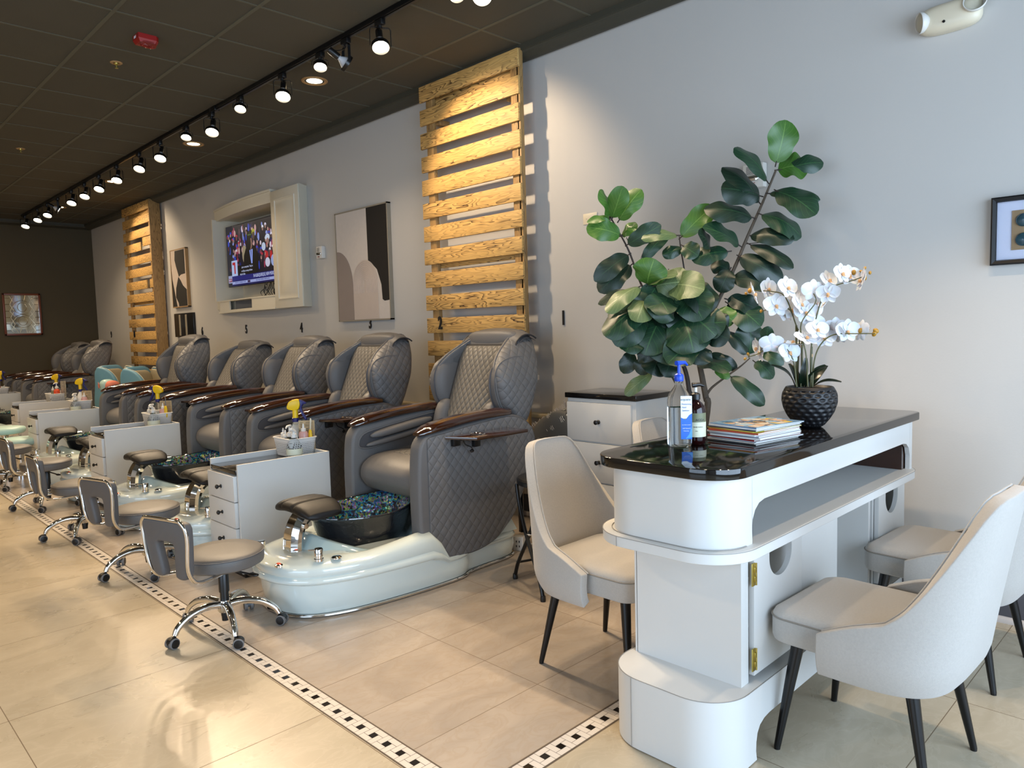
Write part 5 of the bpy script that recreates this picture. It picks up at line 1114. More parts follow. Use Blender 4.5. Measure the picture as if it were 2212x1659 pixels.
for nm, c, k in ctx:
    Gb = 'baskets on the carts'
    o = get('basket', basket); place(o, c, 0, f'white perforated basket full of bottles on the {nm} cart', Gb)
    put('spray', spray, ('clear', 'teal_liq') if nm != 'third' else ('white', 'teal_liq'), c, .018, .012, .006, -45 if nm == 'nearest' else 130 if nm == 'second' else -40, f'yellow-headed spray bottle with navy trigger in the {nm} basket', 'yellow-headed spray bottles')
    if nm in ('nearest', 'second', 'third'):
        put('nozzle', nozzle, ('plastic_w', .018, .10), c, -.045, .062, .006, 0, f'narrow white squeeze bottle at the left end of the {nm} basket', 'squeeze bottles')
        put('nozzle', nozzle, ('pink_liq', .026, .125), c, .030, -.060, .006, 0, f'pink-tinted squeeze bottle at the right end of the {nm} basket', 'squeeze bottles')
        put('pump', pump, ('clear', 'plastic_w', .028, .10, 'cream_lab'), c, -.040, -.012, .006, 35, f'clear pump bottle with white label at the front of the {nm} basket', 'pump bottles')
        put('menu', menu, ('menu',), c, .060, -.050, .010, 52, f'kraft-brown price menu in a clear stand in the {nm} basket', 'price menus')
        put('mister', mister, (), c, -.072, -.118 if nm != 'nearest' else -.125, 0, 30, f'clear mist bottle standing in front of the {nm} basket', 'mist bottles')
    if nm == 'nearest':
        put('nozzle', nozzle, ('clear', .024, .092), c, -.052, .022, .006, 0, 'grey-tinted squeeze bottle in the middle of the nearest basket', 'squeeze bottles')
        put('pump', pump, ('plastic_w', 'tan_disc', .034, .15, None), c, .050, .066, .006, 40, 'cream pump bottle behind the yellow-headed spray bottle in the nearest basket', 'pump bottles')
        o = thing('foot_brush', 'yellow paddle foot file sticking out of the right end of the nearest basket', 'foot file', (c[0]+.055, c[1]-.10, c[2]+.008)); b = MB(); b.pillow((0, 0, .10), (.010, .016, .055), .8, .8, 16, 10); b.build('pad', 'plastic_y', o); b = MB(); b.tube([(0, 0, .14), (.004, -.004, .21)], .0045, 8); b.pillow((.004, -.004, .21), (.005, .008, .016), 1, 1, 12, 8); b.build('handle', 'tan_disc', o)
    if nm == 'second':
        o = thing('foot_brush', 'yellow paddle foot file beside the menu in the second basket', 'foot file', (c[0]+.040, c[1]-.095, c[2]+.008)); b = MB(); b.pillow((0, 0, .11), (.012, .026, .060), .8, .8, 16, 10); b.build('pad', 'plastic_y', o); b = MB(); b.tube([(0, 0, .14), (.004, .0, .24)], .0045, 8); b.build('handle', 'rubber', o)
    if nm == 'fourth':
        put('pump', pump, ('orange', 'plastic_w', .030, .11, None), c, .0, -.070, .05, 35, 'orange pump bottle in the fourth basket', 'pump bottles'); put('nozzle', nozzle, ('olive_lab', .018, .09), c, -.03, -.02, .05, 0, 'olive squeeze bottle next to the orange bottle in the fourth basket', 'squeeze bottles')
        put('menu', menu, ('menu_w',), c, .065, -.105, .06, 20, 'pale grey price menu in a clear stand behind the orange bottle', 'price menus')
    if nm == 'farthest':
        put('pump', pump, ('plastic_w', 'tan_disc', .040, .11, None), c, -.04, .055, .05, 40, 'round white pump bottle in the farthest basket', 'pump bottles'); put('pump', pump, ('red', 'plastic_w', .022, .09, None), c, -.02, -.035, .05, 0, 'red-labelled pump bottle in the farthest basket', 'pump bottles')

# ------------------------------------------------------------------ power strip and cord behind the first chair
t = thing('power_adapter', 'small white power block on the floor behind the nearest pedicure chair tub', 'power adapter', (3.20, 3.20, 0), R(20))
b = MB(); b.box((0, 0, .045), (.05, .07, .09), .004); b.build('block', 'plastic_w', t)
b = MB()
for z in (.03, .06): b.box((-.026, -.01, z), (.002, .006, .012)); b.box((-.026, .01, z), (.002, .006, .012))
b.build('socket', 'black', t)
b = MB(); b.tube(spline([(.02, 0, .04), (.10, -.03, .01), (.28, -.04, .01), (.45, .02, .05), (.58, .05, .16), (.64, .10, .22)], 30), .006, 8); b.build('cord', 'plastic_w', t)
t = thing('wall_outlet', 'white outlet cover with plug low on the right wall behind the folding stool', 'outlet', (3.852, 3.52, .19)); b = MB(); b.box((0, 0, 0), (.010, .09, .15), .003); b.build('plate', 'plastic_w', t); b = MB(); b.box((-.03, -.01, -.02), (.05, .05, .07), .008); b.build('plug', 'plastic_w', t)

# ------------------------------------------------------------------ kids' chairs, footstools and cushions by station 8
def kid_chair():
    t = thing('kids_wing_chair', '', 'chair')
    b = MB()
    def sh(k, x0, z1): return 0
    pr = spline([(-.30, .42), (-.33, .62), (-.26, .86), (-.12, .985), (.05, 1.03), (.12, 1.0), (.16, .80), (.16, .42)], 40, True)
    for sy in (-1, 1):
        b = MB(); b.prism([(x, z) for x, z in pr], sy*.24, sy*.30, 'Y', .022, 3); b.build('outer_wing', 'teal', t, angle=60)
        b = MB(); b.prism([(x*.9+.0, .7+(z-.7)*.92) for x, z in pr], sy*.20, sy*.245, 'Y', .018, 3); b.build('inner_wing', 'cream_l', t, angle=60)
        b = MB(); p = [(x*.97, sy*.245, .7+(z-.7)*.975) for x, z in pr]; b.tube(p+[p[0]], .008, 6); b.build('wing_piping', 'tan_disc', t)
    b = MB(); b.pillow((.14, 0, .75), (.07, .26, .30), .5, .4, 24, 14, rot=(0, .12, 0)); b.build('back', 'teal', t, angle=60)
    b = MB(); b.pillow((.08, 0, .74), (.05, .21, .26), .5, .4, 24, 14, rot=(0, .12, 0)); b.build('back_cushion', 'cream_l', t, angle=60)
    b = MB(); b.pillow((-.08, 0, .44), (.26, .22, .07), .5, .4, 24, 12); b.build('seat', 'mint', t, angle=60)
    b = MB(); b.box2((-.34, -.28, .0), (.18, .28, .38), .04, 4); b.build('base', 'cream_l', t, angle=60)
    return t
kc = kid_chair(); kc.location = (3.16, 9.70, 0); kc.rotation_euler = (0, 0, R(116)); kc.scale = (.86, .86, 1); KC = 'blue and cream kids wing chairs'; kc['group'] = KC; kc['label'] = 'blue and cream kids wing-back chair partly hidden by the fifth pedicure chair headrest'
dup(kc, (3.16, 10.75, 0), None, 'blue and cream kids wing-back chair left of the other one, fully visible top', KC)
for x_, y_, nm, m1, m2 in ((2.90, 10.28, 'mint and coral starfish arm cushion in front of the left kids chair', 'mint', 'coral_f'), (2.93, 9.28, 'yellow and coral rounded arm cushion in front of the right kids chair', 'yellow_f', 'coral_f')):
    t = thing('arm_cushion', nm, 'cushion', (x_, y_, 0))
    b = MB(); b.pillow((0, .03, .80), (.09, .10, .085), .8, .7, 24, 14); b.build('left_panel', m1, t, angle=70)
    b = MB(); b.pillow((.03, -.05, .79), (.085, .085, .08), .8, .7, 24, 14); b.build('right_panel', m2, t, angle=70)
    b = MB(); b.box2((-.03, -.05, 0), (.07, .05, .74), .01); b.build('post', 'cream_l', t)
    if m1 == 'mint':
        b = MB(); st_ = [(-.095, .045+(.040 if k % 2 == 0 else .018)*cos(2*pi*k/10), .81+(.045 if k % 2 == 0 else .018)*sin(2*pi*k/10)) for k in range(10)]; b.loft([st_, [(p[0]-.006, p[1], p[2]) for p in st_]]); b.build('starfish', 'coral_f', t)
for x_, y_, z_, lab in ((1.60, 9.35, .49, 'upper mint vinyl footstool cushion at the left picture edge'), (1.66, 8.98, .40, 'lower mint vinyl footstool cushion touching the third cart')):
    t = thing('kids_footstool', lab, 'footstool', (x_, y_, 0)); b = MB(); b.lathe([(0, z_-.07), (.17, z_-.07), (.19, z_-.055), (.195, z_-.03), (.185, z_-.008), (.15, z_), (0, z_+.004)], n=36, cap=False); b.build('cushion', 'mint', t, angle=60)
    b = MB(); b.lathe([(.13, z_-.085), (.14, z_-.07)], n=24); b.lathe([(.03, .03), (.03, z_-.08)], n=16); b.lathe([(0, 0), (.15, 0), (.15, .02), (.04, .035)], n=30, cap=False); b.build('base', 'chrome', t)
# ------------------------------------------------------------------ track lights
TX = 2.73
t = thing('lighting_track', 'long black ceiling track carrying the spotlights', 'lighting track', (TX, 3.3, 0))
b = MB(); b.box2((-.018, 6.27-3.3, 3.306), (.018, 13.35-3.3, 3.338), .002); b.box2((-.008, 6.27-3.3, 3.301), (.008, 13.35-3.3, 3.309)); b.build('rail', 'blackmetal', t)
b = MB(); b.box2((-.018, 2.2-3.3, 3.306), (.018, 6.24-3.3, 3.338), .002); b.box2((-.008, 2.2-3.3, 3.301), (.008, 6.24-3.3, 3.309)); b.build('rail', 'blackmetal', t)
b = MB(); b.box2((-.022, 6.20-3.3, 3.300), (.022, 6.31-3.3, 3.338), .003); b.build('joiner', 'blackmetal', t)
def spot(big, aim, power, name_i):
    """one spotlight: adapter, yoke, socket barrel, bulb and gimbal ring, aimed along `aim`"""
    t = thing('track_spotlight', '', 'spotlight')
    drop = .155 if big else .085; rr_ = .052 if big else .043; piv = -drop
    b = MB(); b.box((0, 0, -.016), (.032, .075, .034), .003); b.lathe([(.012, -.045), (.012, -.03)]); b.build('adapter', 'black', t)
    d = Vector(aim).normalized(); side = Vector((-d.y, d.x, 0)); side = side.normalized() if side.length > .05 else Vector((0, 1, 0))
    b = MB(); yw = rr_+.012; z0 = -.045
    pts = [side*yw+Vector((0, 0, piv)), side*yw+Vector((0, 0, z0-.012)), side*(yw-.010)+Vector((0, 0, z0)), side*-(yw-.010)+Vector((0, 0, z0)), side*-yw+Vector((0, 0, z0-.012)), side*-yw+Vector((0, 0, piv))]
    fwd = side.cross(Vector((0, 0, 1)))
    rings = []
    for i, p in enumerate(pts):
        a = pts[min(i+1, 5)]-pts[max(i-1, 0)]; a.normalize(); nn = fwd.cross(a)
        rings.append([tuple(p+fwd*x+nn*y) for x, y in ((.009, .0015), (.009, -.0015), (-.009, -.0015), (-.009, .0015))])
    b.loft(rings); b.build('yoke', 'blackmetal', t)
    c = Vector((0, 0, piv)); Q = d.to_track_quat('Z', 'Y').to_matrix().to_4x4(); Q.translation = c
    def lt(prof, m_, nm, par=t):
        bb = MB(); bb.lathe(prof, n=28, cap=False); bb.v = [tuple(Q @ Vector(v)) for v in bb.v]; return bb.build(nm, m_, par, angle=50)
    lt([(rr_+.004, -.012), (rr_+.004, .012), (rr_, .014), (rr_-.003, .004), (rr_-.003, -.012), (rr_+.004, -.012)], 'blackmetal', 'gimbal_ring')
    lt([(rr_-.006, .0), (rr_-.016, -.020), (.016, -.050), (.013, -.068)], 'bulb_neck', 'bulb_body')
    lt([(.0, -.135 if big else -.11), (.020, -.133 if big else -.108), (.022, -.125 if big else -.10), (.022, -.062), (.018, -.060)], 'black', 'socket')
    lt([(0, .006), (rr_*.6, .006), (rr_-.004, .002)], 'bulb', 'bulb_face')
    b = MB(); s1 = Q @ Vector((0, 0, -.12)); b.tube(spline([(0, 0, -.045), tuple(Vector((0, 0, -.05))*.5+s1*.5+fwd*.03), tuple(s1)], 12), .003, 6); b.build('cable', 'black', t)
    q = Q @ Vector((0, 0, .02)); l = light('spot_lamp', 'SPOT', q, power, WARM2, t, spot_size=R(78), spot_blend=.55, shadow_soft_size=.035); l.rotation_euler = d.to_track_quat('-Z', 'Y').to_euler()
    return t
WARM2 = (1, .76, .50)
SPOTS = [(2.9, 1, (-0.42, -0.5, -0.72)), (3.1, 0, (-0.25, -0.45, -0.85)), (3.822, 1, (-0.22, -0.42, -0.88)), (4.207, 1, (0.8, -0.22, -0.52)), (4.53, 0, (-0.25, -0.35, -0.88)), (5.065, 1, (-0.3, -0.42, -0.86)), (5.767, 0, (-0.3, -0.4, -0.85)), (6.324, 1, (-0.3, -0.42, -0.86)), (6.885, 0, (-0.25, -0.38, -0.86)), (7.544, 1, (-0.32, -0.42, -0.85)), (8.14, 1, (-0.35, -0.4, -0.85)), (8.864, 1, (-0.3, -0.42, -0.86)), (9.505, 1, (-0.35, -0.42, -0.85)), (10.085, 1, (-0.3, -0.42, -0.86)), (10.659, 1, (-0.3, -0.42, -0.86)), (11.303, 1, (0.8, -0.25, -0.5)), (11.87, 1, (-0.3, -0.42, -0.86)), (12.428, 1, (-0.3, -0.42, -0.86)), (13.19, 1, (-0.3, -0.42, -0.86))]
WHERE = ['nearest to the top picture edge, round face towards us', 'second from the top picture edge, left of the round-faced one', 'third from the top edge, hanging low on its own', 'aimed sideways at the nearest pallet screen', 'small one beside the nearest recessed downlight', 'large one just right of the track joint', 'small one just left of the track joint', 'large one right of the second downlight', 'small one overlapping the second downlight', 'tenth along the track counted from the camera', 'eleventh along the track counted from the camera', 'overlapping the third downlight', 'thirteenth along the track', 'fourteenth along the track', 'fifteenth along the track', 'aimed sideways at the far pallet screen', 'third from the far end of the track', 'second from the far end of the track', 'last one at the far end of the track']
for i, (y_, big, aim) in enumerate(SPOTS):
    pw = SPOT_POWER*(1.25 if i in (3, 15) else 1)*(1.0 if y_ < 9 else .7)
    o = spot(big, aim, pw, i); o.location = (TX, y_, 3.303); o['label'] = 'lit black track spotlight, '+WHERE[i]; o['group'] = 'black track spotlights'
# recessed downlights
for (x_, y_, lab) in ((3.04, 5.14, 'nearest recessed round ceiling downlight, beside the track'), (3.07, 7.57, 'second recessed round ceiling downlight from the camera'), (3.02, 9.96, 'third recessed round ceiling downlight from the camera'), (2.98, 12.3, 'farthest recessed round ceiling downlight')):
    t = thing('recessed_downlight', lab, 'ceiling light', (x_, y_, ZC)); t['group'] = 'recessed downlights'
    b = MB(); b.lathe([(.100, 0), (.100, -.004), (.094, -.008), (.078, -.006), (.072, -.001), (.072, .0)], n=36, cap=False); b.build('trim_ring', 'frame_tan', t)
    b = MB(); b.lathe([(.076, -.003), (.062, -.0035)], n=36, cap=False); b.build('baffle', 'black', t)
    b = MB(); b.lathe([(0, -.006), (.040, -.006), (.060, -.003)], n=36, cap=False); b.build('bulb_face', 'down', t)
    light('downlight_lamp', 'SPOT', (0, 0, -.02), DOWN_POWER, WARM2, t, spot_size=R(110), spot_blend=.8, shadow_soft_size=.05)
# ceiling alarm and sprinklers
t = thing('ceiling_strobe', 'red fire alarm strobe with clear lens on the dark ceiling', 'fire alarm', (1.80, 5.09, ZC))
b = MB(); o_ = [(-.065, -.052), (.045, -.052), (.065, -.03), (.065, .052), (-.065, .052)]
b.loft([[(x, y, 0) for x, y in o_], [(x, y, -.030) for x, y in o_], [(x*.82, y*.82, -.052) for x, y in o_]]); b.rot = 0; b.build('housing', 'red', t, angle=20)
b = MB()
for k in range(9): b.box((-.045+k*.0105, -.0, -.0525), (.004, .034, .003))
b.build('grille', 'ink_red', t)
b = MB(); b.pillow((.0, -.028, -.055), (.050, .022, .024), .7, .7, 24, 10); b.build('lens', 'clear', t)
text('writing', 'FIRE', .022, 'ink_white', t, face_mx((-.0655, .01, -.015), (-1, 0, 0)), .0004)
for x_, y_, lab in ((1.80, 5.69, 'round ceiling sprinkler beside the red alarm'), (1.83, 8.80, 'round ceiling sprinkler near the left picture edge')):
    t = thing('sprinkler', lab, 'sprinkler', (x_, y_, ZC)); t['group'] = 'ceiling sprinklers'
    b = MB(); b.lathe([(.040, 0), (.040, -.003), (.034, -.007), (.022, -.006), (.018, 0)], n=28, cap=False); b.build('rosette', 'frame_tan', t)
    b = MB(); b.lathe([(.016, 0), (.014, -.012), (.006, -.018), (.005, -.034), (.012, -.036), (.012, -.039), (0, -.040)], n=14, cap=False); b.build('nozzle', 'brass', t)
# ------------------------------------------------------------------ emergency light
t = thing('emergency_light', 'cream oval emergency light with two round lamp heads high on the right wall', 'emergency light', (XW, 1.0, 2.745))
b = MB(); b.pillow((-.030, 0, 0), (.050, .130, .062), .6, .75, 36, 16); b.build('housing', 'tan_disc', t, angle=70)
for y_, z_, n_ in ((.105, -.004, (-.55, .75, -.1)), (-.108, .022, (-.85, -.15, .25))):
    Q = Vector(n_).to_track_quat('Z', 'Y').to_matrix().to_4x4(); Q.translation = Vector((-.070, y_, z_))
    b = MB(); b.lathe([(.0, -.035), (.025, -.030), (.043, -.008), (.047, .006), (.045, .010), (.041, .006)], n=28, cap=False); b.v = [tuple(Q @ Vector(v)) for v in b.v]; h_ = b.build('lamp_head', 'plastic_w', t, angle=50)
    b = MB(); b.lathe([(.042, .005), (.030, .014), (.0, .018)], n=28, cap=False); b.v = [tuple(Q @ Vector(v)) for v in b.v]; b.build('lens', 'clear', h_, angle=60)
b = MB(); b.lathe([(.006, 0), (.006, -.003)], (-.079, .01, -.028), 12, axis='X'); b.build('test_button', 'black', t)

# ------------------------------------------------------------------ framed glass-disc picture at the right edge
t = thing('framed_glass_discs', 'black shadow-box frame with teal glass discs, cut off by the right picture edge', 'picture frame', (XW, .60, 1.767))
b = MB(); H_, V_ = .222, .148
pf = [(0, 0), (.034, 0), (.036, .006), (.032, .018), (.024, .022), (.018, .018), (.010, .016), (.004, .010)]
for (a0, a1, fix, ax) in ((-H_, H_, V_, 'h'), (-H_, H_, -V_, 'h'), (-V_, V_, H_, 'v'), (-V_, V_, -H_, 'v')):
    s_ = 1 if fix > 0 else -1
    def pt(a, d, i): # depth d out of wall, inset i
        aa = a-math.copysign(i, a)
        return (-d, aa, fix-s_*i) if ax == 'h' else (-d, fix-s_*i, aa)
    b.loft([[pt(a, d, i) for d, i in pf] for a in (a0, a1)])
b.build('frame', 'frame_blk', t, angle=25)
MB().box((-.006, 0, 0), (.008, 2*H_-.02, 2*V_-.02)).build('mat_board', 'matboard', t, smooth=False)
MB().box((-.012, 0, 0), (.004, 2*H_-.15, 2*V_-.125)).build('backing', 'kraft', t, smooth=False)
for r_ in range(2):
    for c_ in range(4):
        b = MB(); b.lathe([(.0, -.016), (.016, -.014), (.027, -.006), (.029, 0)], (-.014, .105-.07*c_, .042-.084*r_), 28, axis='X', cap=False); b.build('glass_disc', 'glassdisc', t, angle=60)
MB().box((-.030, 0, 0), (.002, 2*H_-.04, 2*V_-.04)).build('glass', 'clearglass', t, smooth=False)

# ------------------------------------------------------------------ wall strobes and blank switch plate
def strobe(loc, lab, s):
    t = thing('wall_strobe', lab, 'fire alarm', loc); t['group'] = 'white wall fire strobes'
    b = MB(); b.box((-.022*s, 0, 0), (.044*s, .115*s, .125*s), .006); b.build('housing', 'plastic_w', t)
    b = MB()
    for k in range(7): b.box((-.0445*s, .012*s, .045*s-k*.006*s), (.002, .05*s, .0022*s))
    b.build('grille', 'black', t)
    b = MB(); b.pillow((-.048*s, .008*s, -.014*s), (.022*s, .045*s, .014*s), .6, .5, 24, 10); b.build('lens', 'clear', t)
    b = MB(); b.pillow((-.042*s, .008*s, -.014*s), (.008*s, .038*s, .010*s), .6, .6, 16, 8); b.build('reflector', 'chrome', t)
    text('writing', 'FIRE', .024*s, 'ink_red', t, face_mx((-.0448*s, .008*s, -.046*s), (-1, 0, 0)), .0004)
strobe((XW, 1.94, 2.195), 'white fire strobe behind the top leaves of the fig', 1.05)
strobe((XW, 6.53, 2.20), 'white fire strobe between the TV cabinet and the large canvas', .95)
t = thing('switch_plate', 'blank cream wall plate left of the fig leaves', 'wall plate', (XW, 3.115, 2.112)); MB().box((-.003, 0, 0), (.006, .118, .072), .002).build('plate', 'tan_disc', t); b = MB(); b.lathe([(.003, -.006), (.003, -.007)], (0, .03, 0), 8, axis='X'); b.lathe([(.003, -.006), (.003, -.007)], (0, -.03, 0), 8, axis='X'); b.build('screw', 'rubber', t)
t = thing('thermostat_stub', 'small white box low on the wall behind the magazines', 'wall box', (XW, 1.2, .3)) if False else None

# ------------------------------------------------------------------ large abstract canvas
def cv(t, name, poly, m_, d, y0, z0):   # poly in (y from left going right is negative), raised relief panels
    b = MB(); b.prism([(y0+y, z0+z) for y, z in poly], -.036, -d, 'X', .0012, 1); return b.build(name, m_, t, angle=30)
t = thing('abstract_canvas', 'large abstract canvas in white, black and taupe between TV cabinet and nearest pallet', 'painting', (XW, 5.79, 2.02))
HW, HH = .43, .515
b = MB(); b.box2((-.040, -HW, -HH), (0, -HW+.012, HH)); b.box2((-.040, HW-.012, -HH), (0, HW, HH)); b.box2((-.040, -HW, -HH), (0, HW, -HH+.012)); b.box2((-.040, -HW, HH-.012), (0, HW, HH)); b.build('frame', 'frame_grey', t, smooth=False)
MB().box2((-.036, -HW+.012, -HH+.012), (-.005, HW-.012, HH-.012)).build('canvas', 'canvas_w', t, smooth=False)
w_, h_ = HW-.012, HH-.012     # y positive = left in the picture
cv(t, 'taupe_arch', [(w_, -h_)]+[(w_, h_*.30)]+[(w_-.26*sin(a)*1.0, -.18+(.18+h_*.30)*cos(a)) for a in [pi/2*k/12 for k in range(1, 13)]]+[(w_-.26, -h_)], 'canvas_t', .0385, 0, 0)
cv(t, 'black_panel', [(-.10, h_), (-w_, h_), (-w_, -.34), (-.34, -.345), (-.31, -.33), (-.30, -.20), (-.24, -.06), (-.16, .0), (-.105, .02)], 'canvas_k', .0385, 0, 0)
pk = [(.155+.0, -h_)]+[(-.045+.20*cos(a), -.16+.20*sin(a)) for a in [pi*k/20 for k in range(21)]]+[(-.250, -h_)]
cv(t, 'blush_arch', pk, 'canvas_pk', .0395, 0, 0)
b = MB()
for k in range(11):
    r_ = .022+.0165*k; pts = [(-.0398, -.045+r_*cos(a), -.16+r_*sin(a)) for a in [pi*j/20 for j in range(21)]]; pts = [(-.0398, -.045+r_, -.16-.10)]+pts+[(-.0398, -.045-r_, -.16-.10)]; b.tube(pts, .0028, 5)
b.build('comb_ridges', 'canvas_pk', t)

# smaller abstract canvas and the dark small frame further back
t = thing('abstract_canvas', 'smaller tan-framed abstract canvas of black and blush shapes near the far pallet', 'painting', (XW, 10.18, 2.19))
HW, HH = .27, .39
b = MB(); b.box2((-.040, -HW, -HH), (0, -HW+.012, HH)); b.box2((-.040, HW-.012, -HH), (0, HW, HH)); b.box2((-.040, -HW, -HH), (0, HW, -HH+.012)); b.box2((-.040, -HW, HH-.012), (0, HW, HH)); b.build('frame', 'frame_tan', t, smooth=False)
MB().box2((-.036, -HW+.012, -HH+.012), (-.005, HW-.012, HH-.012)).build('canvas', 'canvas_pk', t, smooth=False)
cv(t, 'black_shape', [(.10, .37), (-.22, .37), (-.22, .05), (-.08, .045), (.0, .02), (.08, .16), (.12, .25)], 'canvas_k', .0385, 0, 0)
cv(t, 'black_shape', [(.02, .02), (.12, -.13), (.14, -.25), (.06, -.33), (.05, -.375), (-.24, -.375), (-.24, -.16), (-.12, -.10), (-.05, -.03)], 'canvas_k', .0385, 0, 0)
cv(t, 'black_shape', [(.258, .20), (.24, .0), (.17, -.20), (.11, -.375), (.258, -.375)], 'canvas_k', .0385, 0, 0)
t = thing('small_dark_frame', 'small black wall piece with pale vertical bars, behind the fifth pedicure chair', 'picture frame', (XW, 10.13, 1.56))
MB().box2((-.030, -.33, -.16), (0, .33, .16), .003).build('frame', 'frame_blk', t)
b = MB(); b.box2((-.033, .10, -.14), (-.028, .155, .14)); b.box2((-.033, -.12, -.14), (-.028, -.06, .14)); b.build('pale_bar', 'frame_grey', t)

# ------------------------------------------------------------------ TV niche cabinet
t = thing('tv_cabinet', 'cream wall cabinet with curved top, raised-panel door and a television in its open half', 'tv cabinet', (XW, 7.80, 0))
z0, z1 = 1.675, 2.885; yL = 1.17       # y grows away from us; the niche runs from -.50 to 1.10
def bow(y):   # front depth of the curved part
    u = max(0, (y+.50)/1.67); return .130-.105*u**2.0+.02*sin(pi*u)
ys = [-.50+1.67*k/24 for k in range(25)]
b = MB()
def curved(za, zb, extra=0, inner=0):
    poly = [(-bow(y)-extra, y) for y in ys]+[(inner, yL), (inner, -.50)]
    b.loft([[(x, y, za) for x, y in poly], [(x, y, zb) for x, y in poly]])
curved(2.795, 2.905, 0); curved(2.785, 2.797, .008); curved(2.903, 2.925, .012); curved(1.690, 1.705, 0); curved(1.672, 1.692, .014); curved(1.808, 1.822, .006, -.002)
b.box2((.001, -.499, 1.701), (.255, 1.099, 1.82)); b.box2((.001, -.499, 2.80), (.255, 1.099, 2.899))          # floor and head of the niche
b.box2((.245, -.499, 1.82), (.258, 1.099, 2.80)); b.box2((-.10, 1.075, 1.82), (.245, 1.098, 2.80)); b.box2((.001, -.498, 1.82), (.245, -.48, 2.80))
b.box2((-.030, 1.10, 1.70), (-.001, 1.17, 2.80), .004); b.box2((-.018, 1.17, 1.72), (-.001, 1.25, 2.74), .006)
fr = [(-bow(y), y) for y in ys]
for ks in ([k for k in range(25) if ys[k] >= .72], [k for k in range(25) if ys[k] <= .12]):
    poly = [fr[k] for k in ks]+[(fr[k][0]+.018, fr[k][1]) for k in reversed(ks)]; b.loft([[(x, y, 1.703) for x, y in poly], [(x, y, 1.81) for x, y in poly]])
b.build('carcass', 'cab_cream', t, angle=40)
b = MB(); b.loft([[(-.001, -.50, z), (-.125, -.50, z), (-.125, -1.09, z), (-.001, -1.018, z)] for z in (z0, z1+.010)]); b.build('side_box', 'cab_cream', t, smooth=False)
b = MB(); b.box2((-.140, -1.085, z0), (-.125, -.505, z1+.005), .002); dr = b.build('door', 'cab_cream', t)
b = MB(); ya, yb, za_, zb_ = -1.01, -.59, 1.765, 2.80
def fr_(i, d): return [(-.140-d, y, z) for y, z in ((ya+i, za_+i), (yb-i, za_+i), (yb-i, zb_-i), (ya+i, zb_-i))]
b.loft([fr_(-.004, 0), fr_(0, .008), fr_(.012, .009), fr_(.018, .001), fr_(.040, .001), fr_(.062, .011), fr_(.18, .011)], True, False, True); b.build('raised_panel', 'cab_cream', dr, angle=25)
MB().box2((-.02, .12, 1.704), (-.012, .72, 1.808)).build('speaker_cloth', 'grille', t, smooth=False)
b = MB()
for k in range(14):
    y_ = -.36+.03*k; b.tube(spline([(.02, y_, 2.0), (.0, y_+rnd.uniform(-.06, .06), 1.93), (-.02, y_+rnd.uniform(-.06, .06), 1.88), (-.01, y_+rnd.uniform(-.08, .08), 1.828)], 10), .004, 5)
b.build('cable_bundle', 'black', t)
# television
tv = thing('television', 'wall television showing a news picture of a crowd, inside the cream cabinet', 'television', (XW+.02, 8.115, 2.345)); tv.scale = (1, 1.125, 1.05)
TWH, THH = .59, .345
MB().box2((-.0, -TWH, -THH), (.035, TWH, THH), .004).build('housing', 'tin', tv)
r3 = random.Random(11); b = MB(); e = [0]
def quad(y0, z0_, y1, z1_, c, d=None):
    e[0] += 1; x = -.0012-e[0]*1.2e-5; b.color(c); b.poly([(x, y0, z0_), (x, y1, z0_), (x, y1, z1_), (x, y0, z1_)])
def blob(y, z, ry, rz, c, n=14):
    e[0] += 1; x = -.0012-e[0]*1.2e-5; b.color(c); b.poly([(x, y+ry*cos(2*pi*k/n), z+rz*sin(2*pi*k/n)) for k in range(n)])
W_, H2 = TWH-.008, THH-.008
quad(W_, -H2, -W_, H2, '#0b0a1c')
for k in range(170):
    y_ = r3.uniform(-W_+.03, W_-.03); z_ = r3.uniform(-.15, H2-.04); blob(y_, z_, r3.uniform(.010, .024), r3.uniform(.014, .05), r3.choice(['#0a0a12', '#101a5a', '#2a3fae', '#8c2f4c', '#c4b6c4', '#4a2f3c', '#7a88c8', '#15152a', '#b08a8a', '#08080e', '#2a2138', '#6a1c2a']))
for k in range(34):
    y_ = r3.uniform(-W_+.03, W_-.03); z_ = r3.uniform(-.10, H2-.06); blob(y_, z_+.022, .020, .018, r3.choice(['#a32438', '#c9c4d4', '#1a1a24', '#2b3fb0', '#d6d6dc'])); blob(y_, z_, .015, .020, r3.choice(['#8a6a62', '#a57d72', '#4f3a38']))
blob(-.06, .215, .034, .040, '#9a9a1c'); blob(-.06, .178, .030, .045, '#4a3a30')
blob(-.36, .13, .048, .035, '#b8c4d8'); blob(-.36, .09, .028, .034, '#8a6a62'); blob(-.27, .04, .042, .045, '#aab6cc'); blob(.16, .0, .055, .10, '#8d8168')
quad(.48, -.05, .34, -.24, '#9fb0d4'); quad(.46, -.07, .39, -.10, '#a3202c'); quad(.42, -.10, .39, -.20, '#a3202c')
blob(-.33, -.06, .03, .05, '#a81c24'); blob(-.42, -.06, .025, .045, '#a81c24'); blob(-.34, -.13, .05, .05, '#b8b8cc'); blob(-.46, -.12, .05, .06, '#8a98c4')
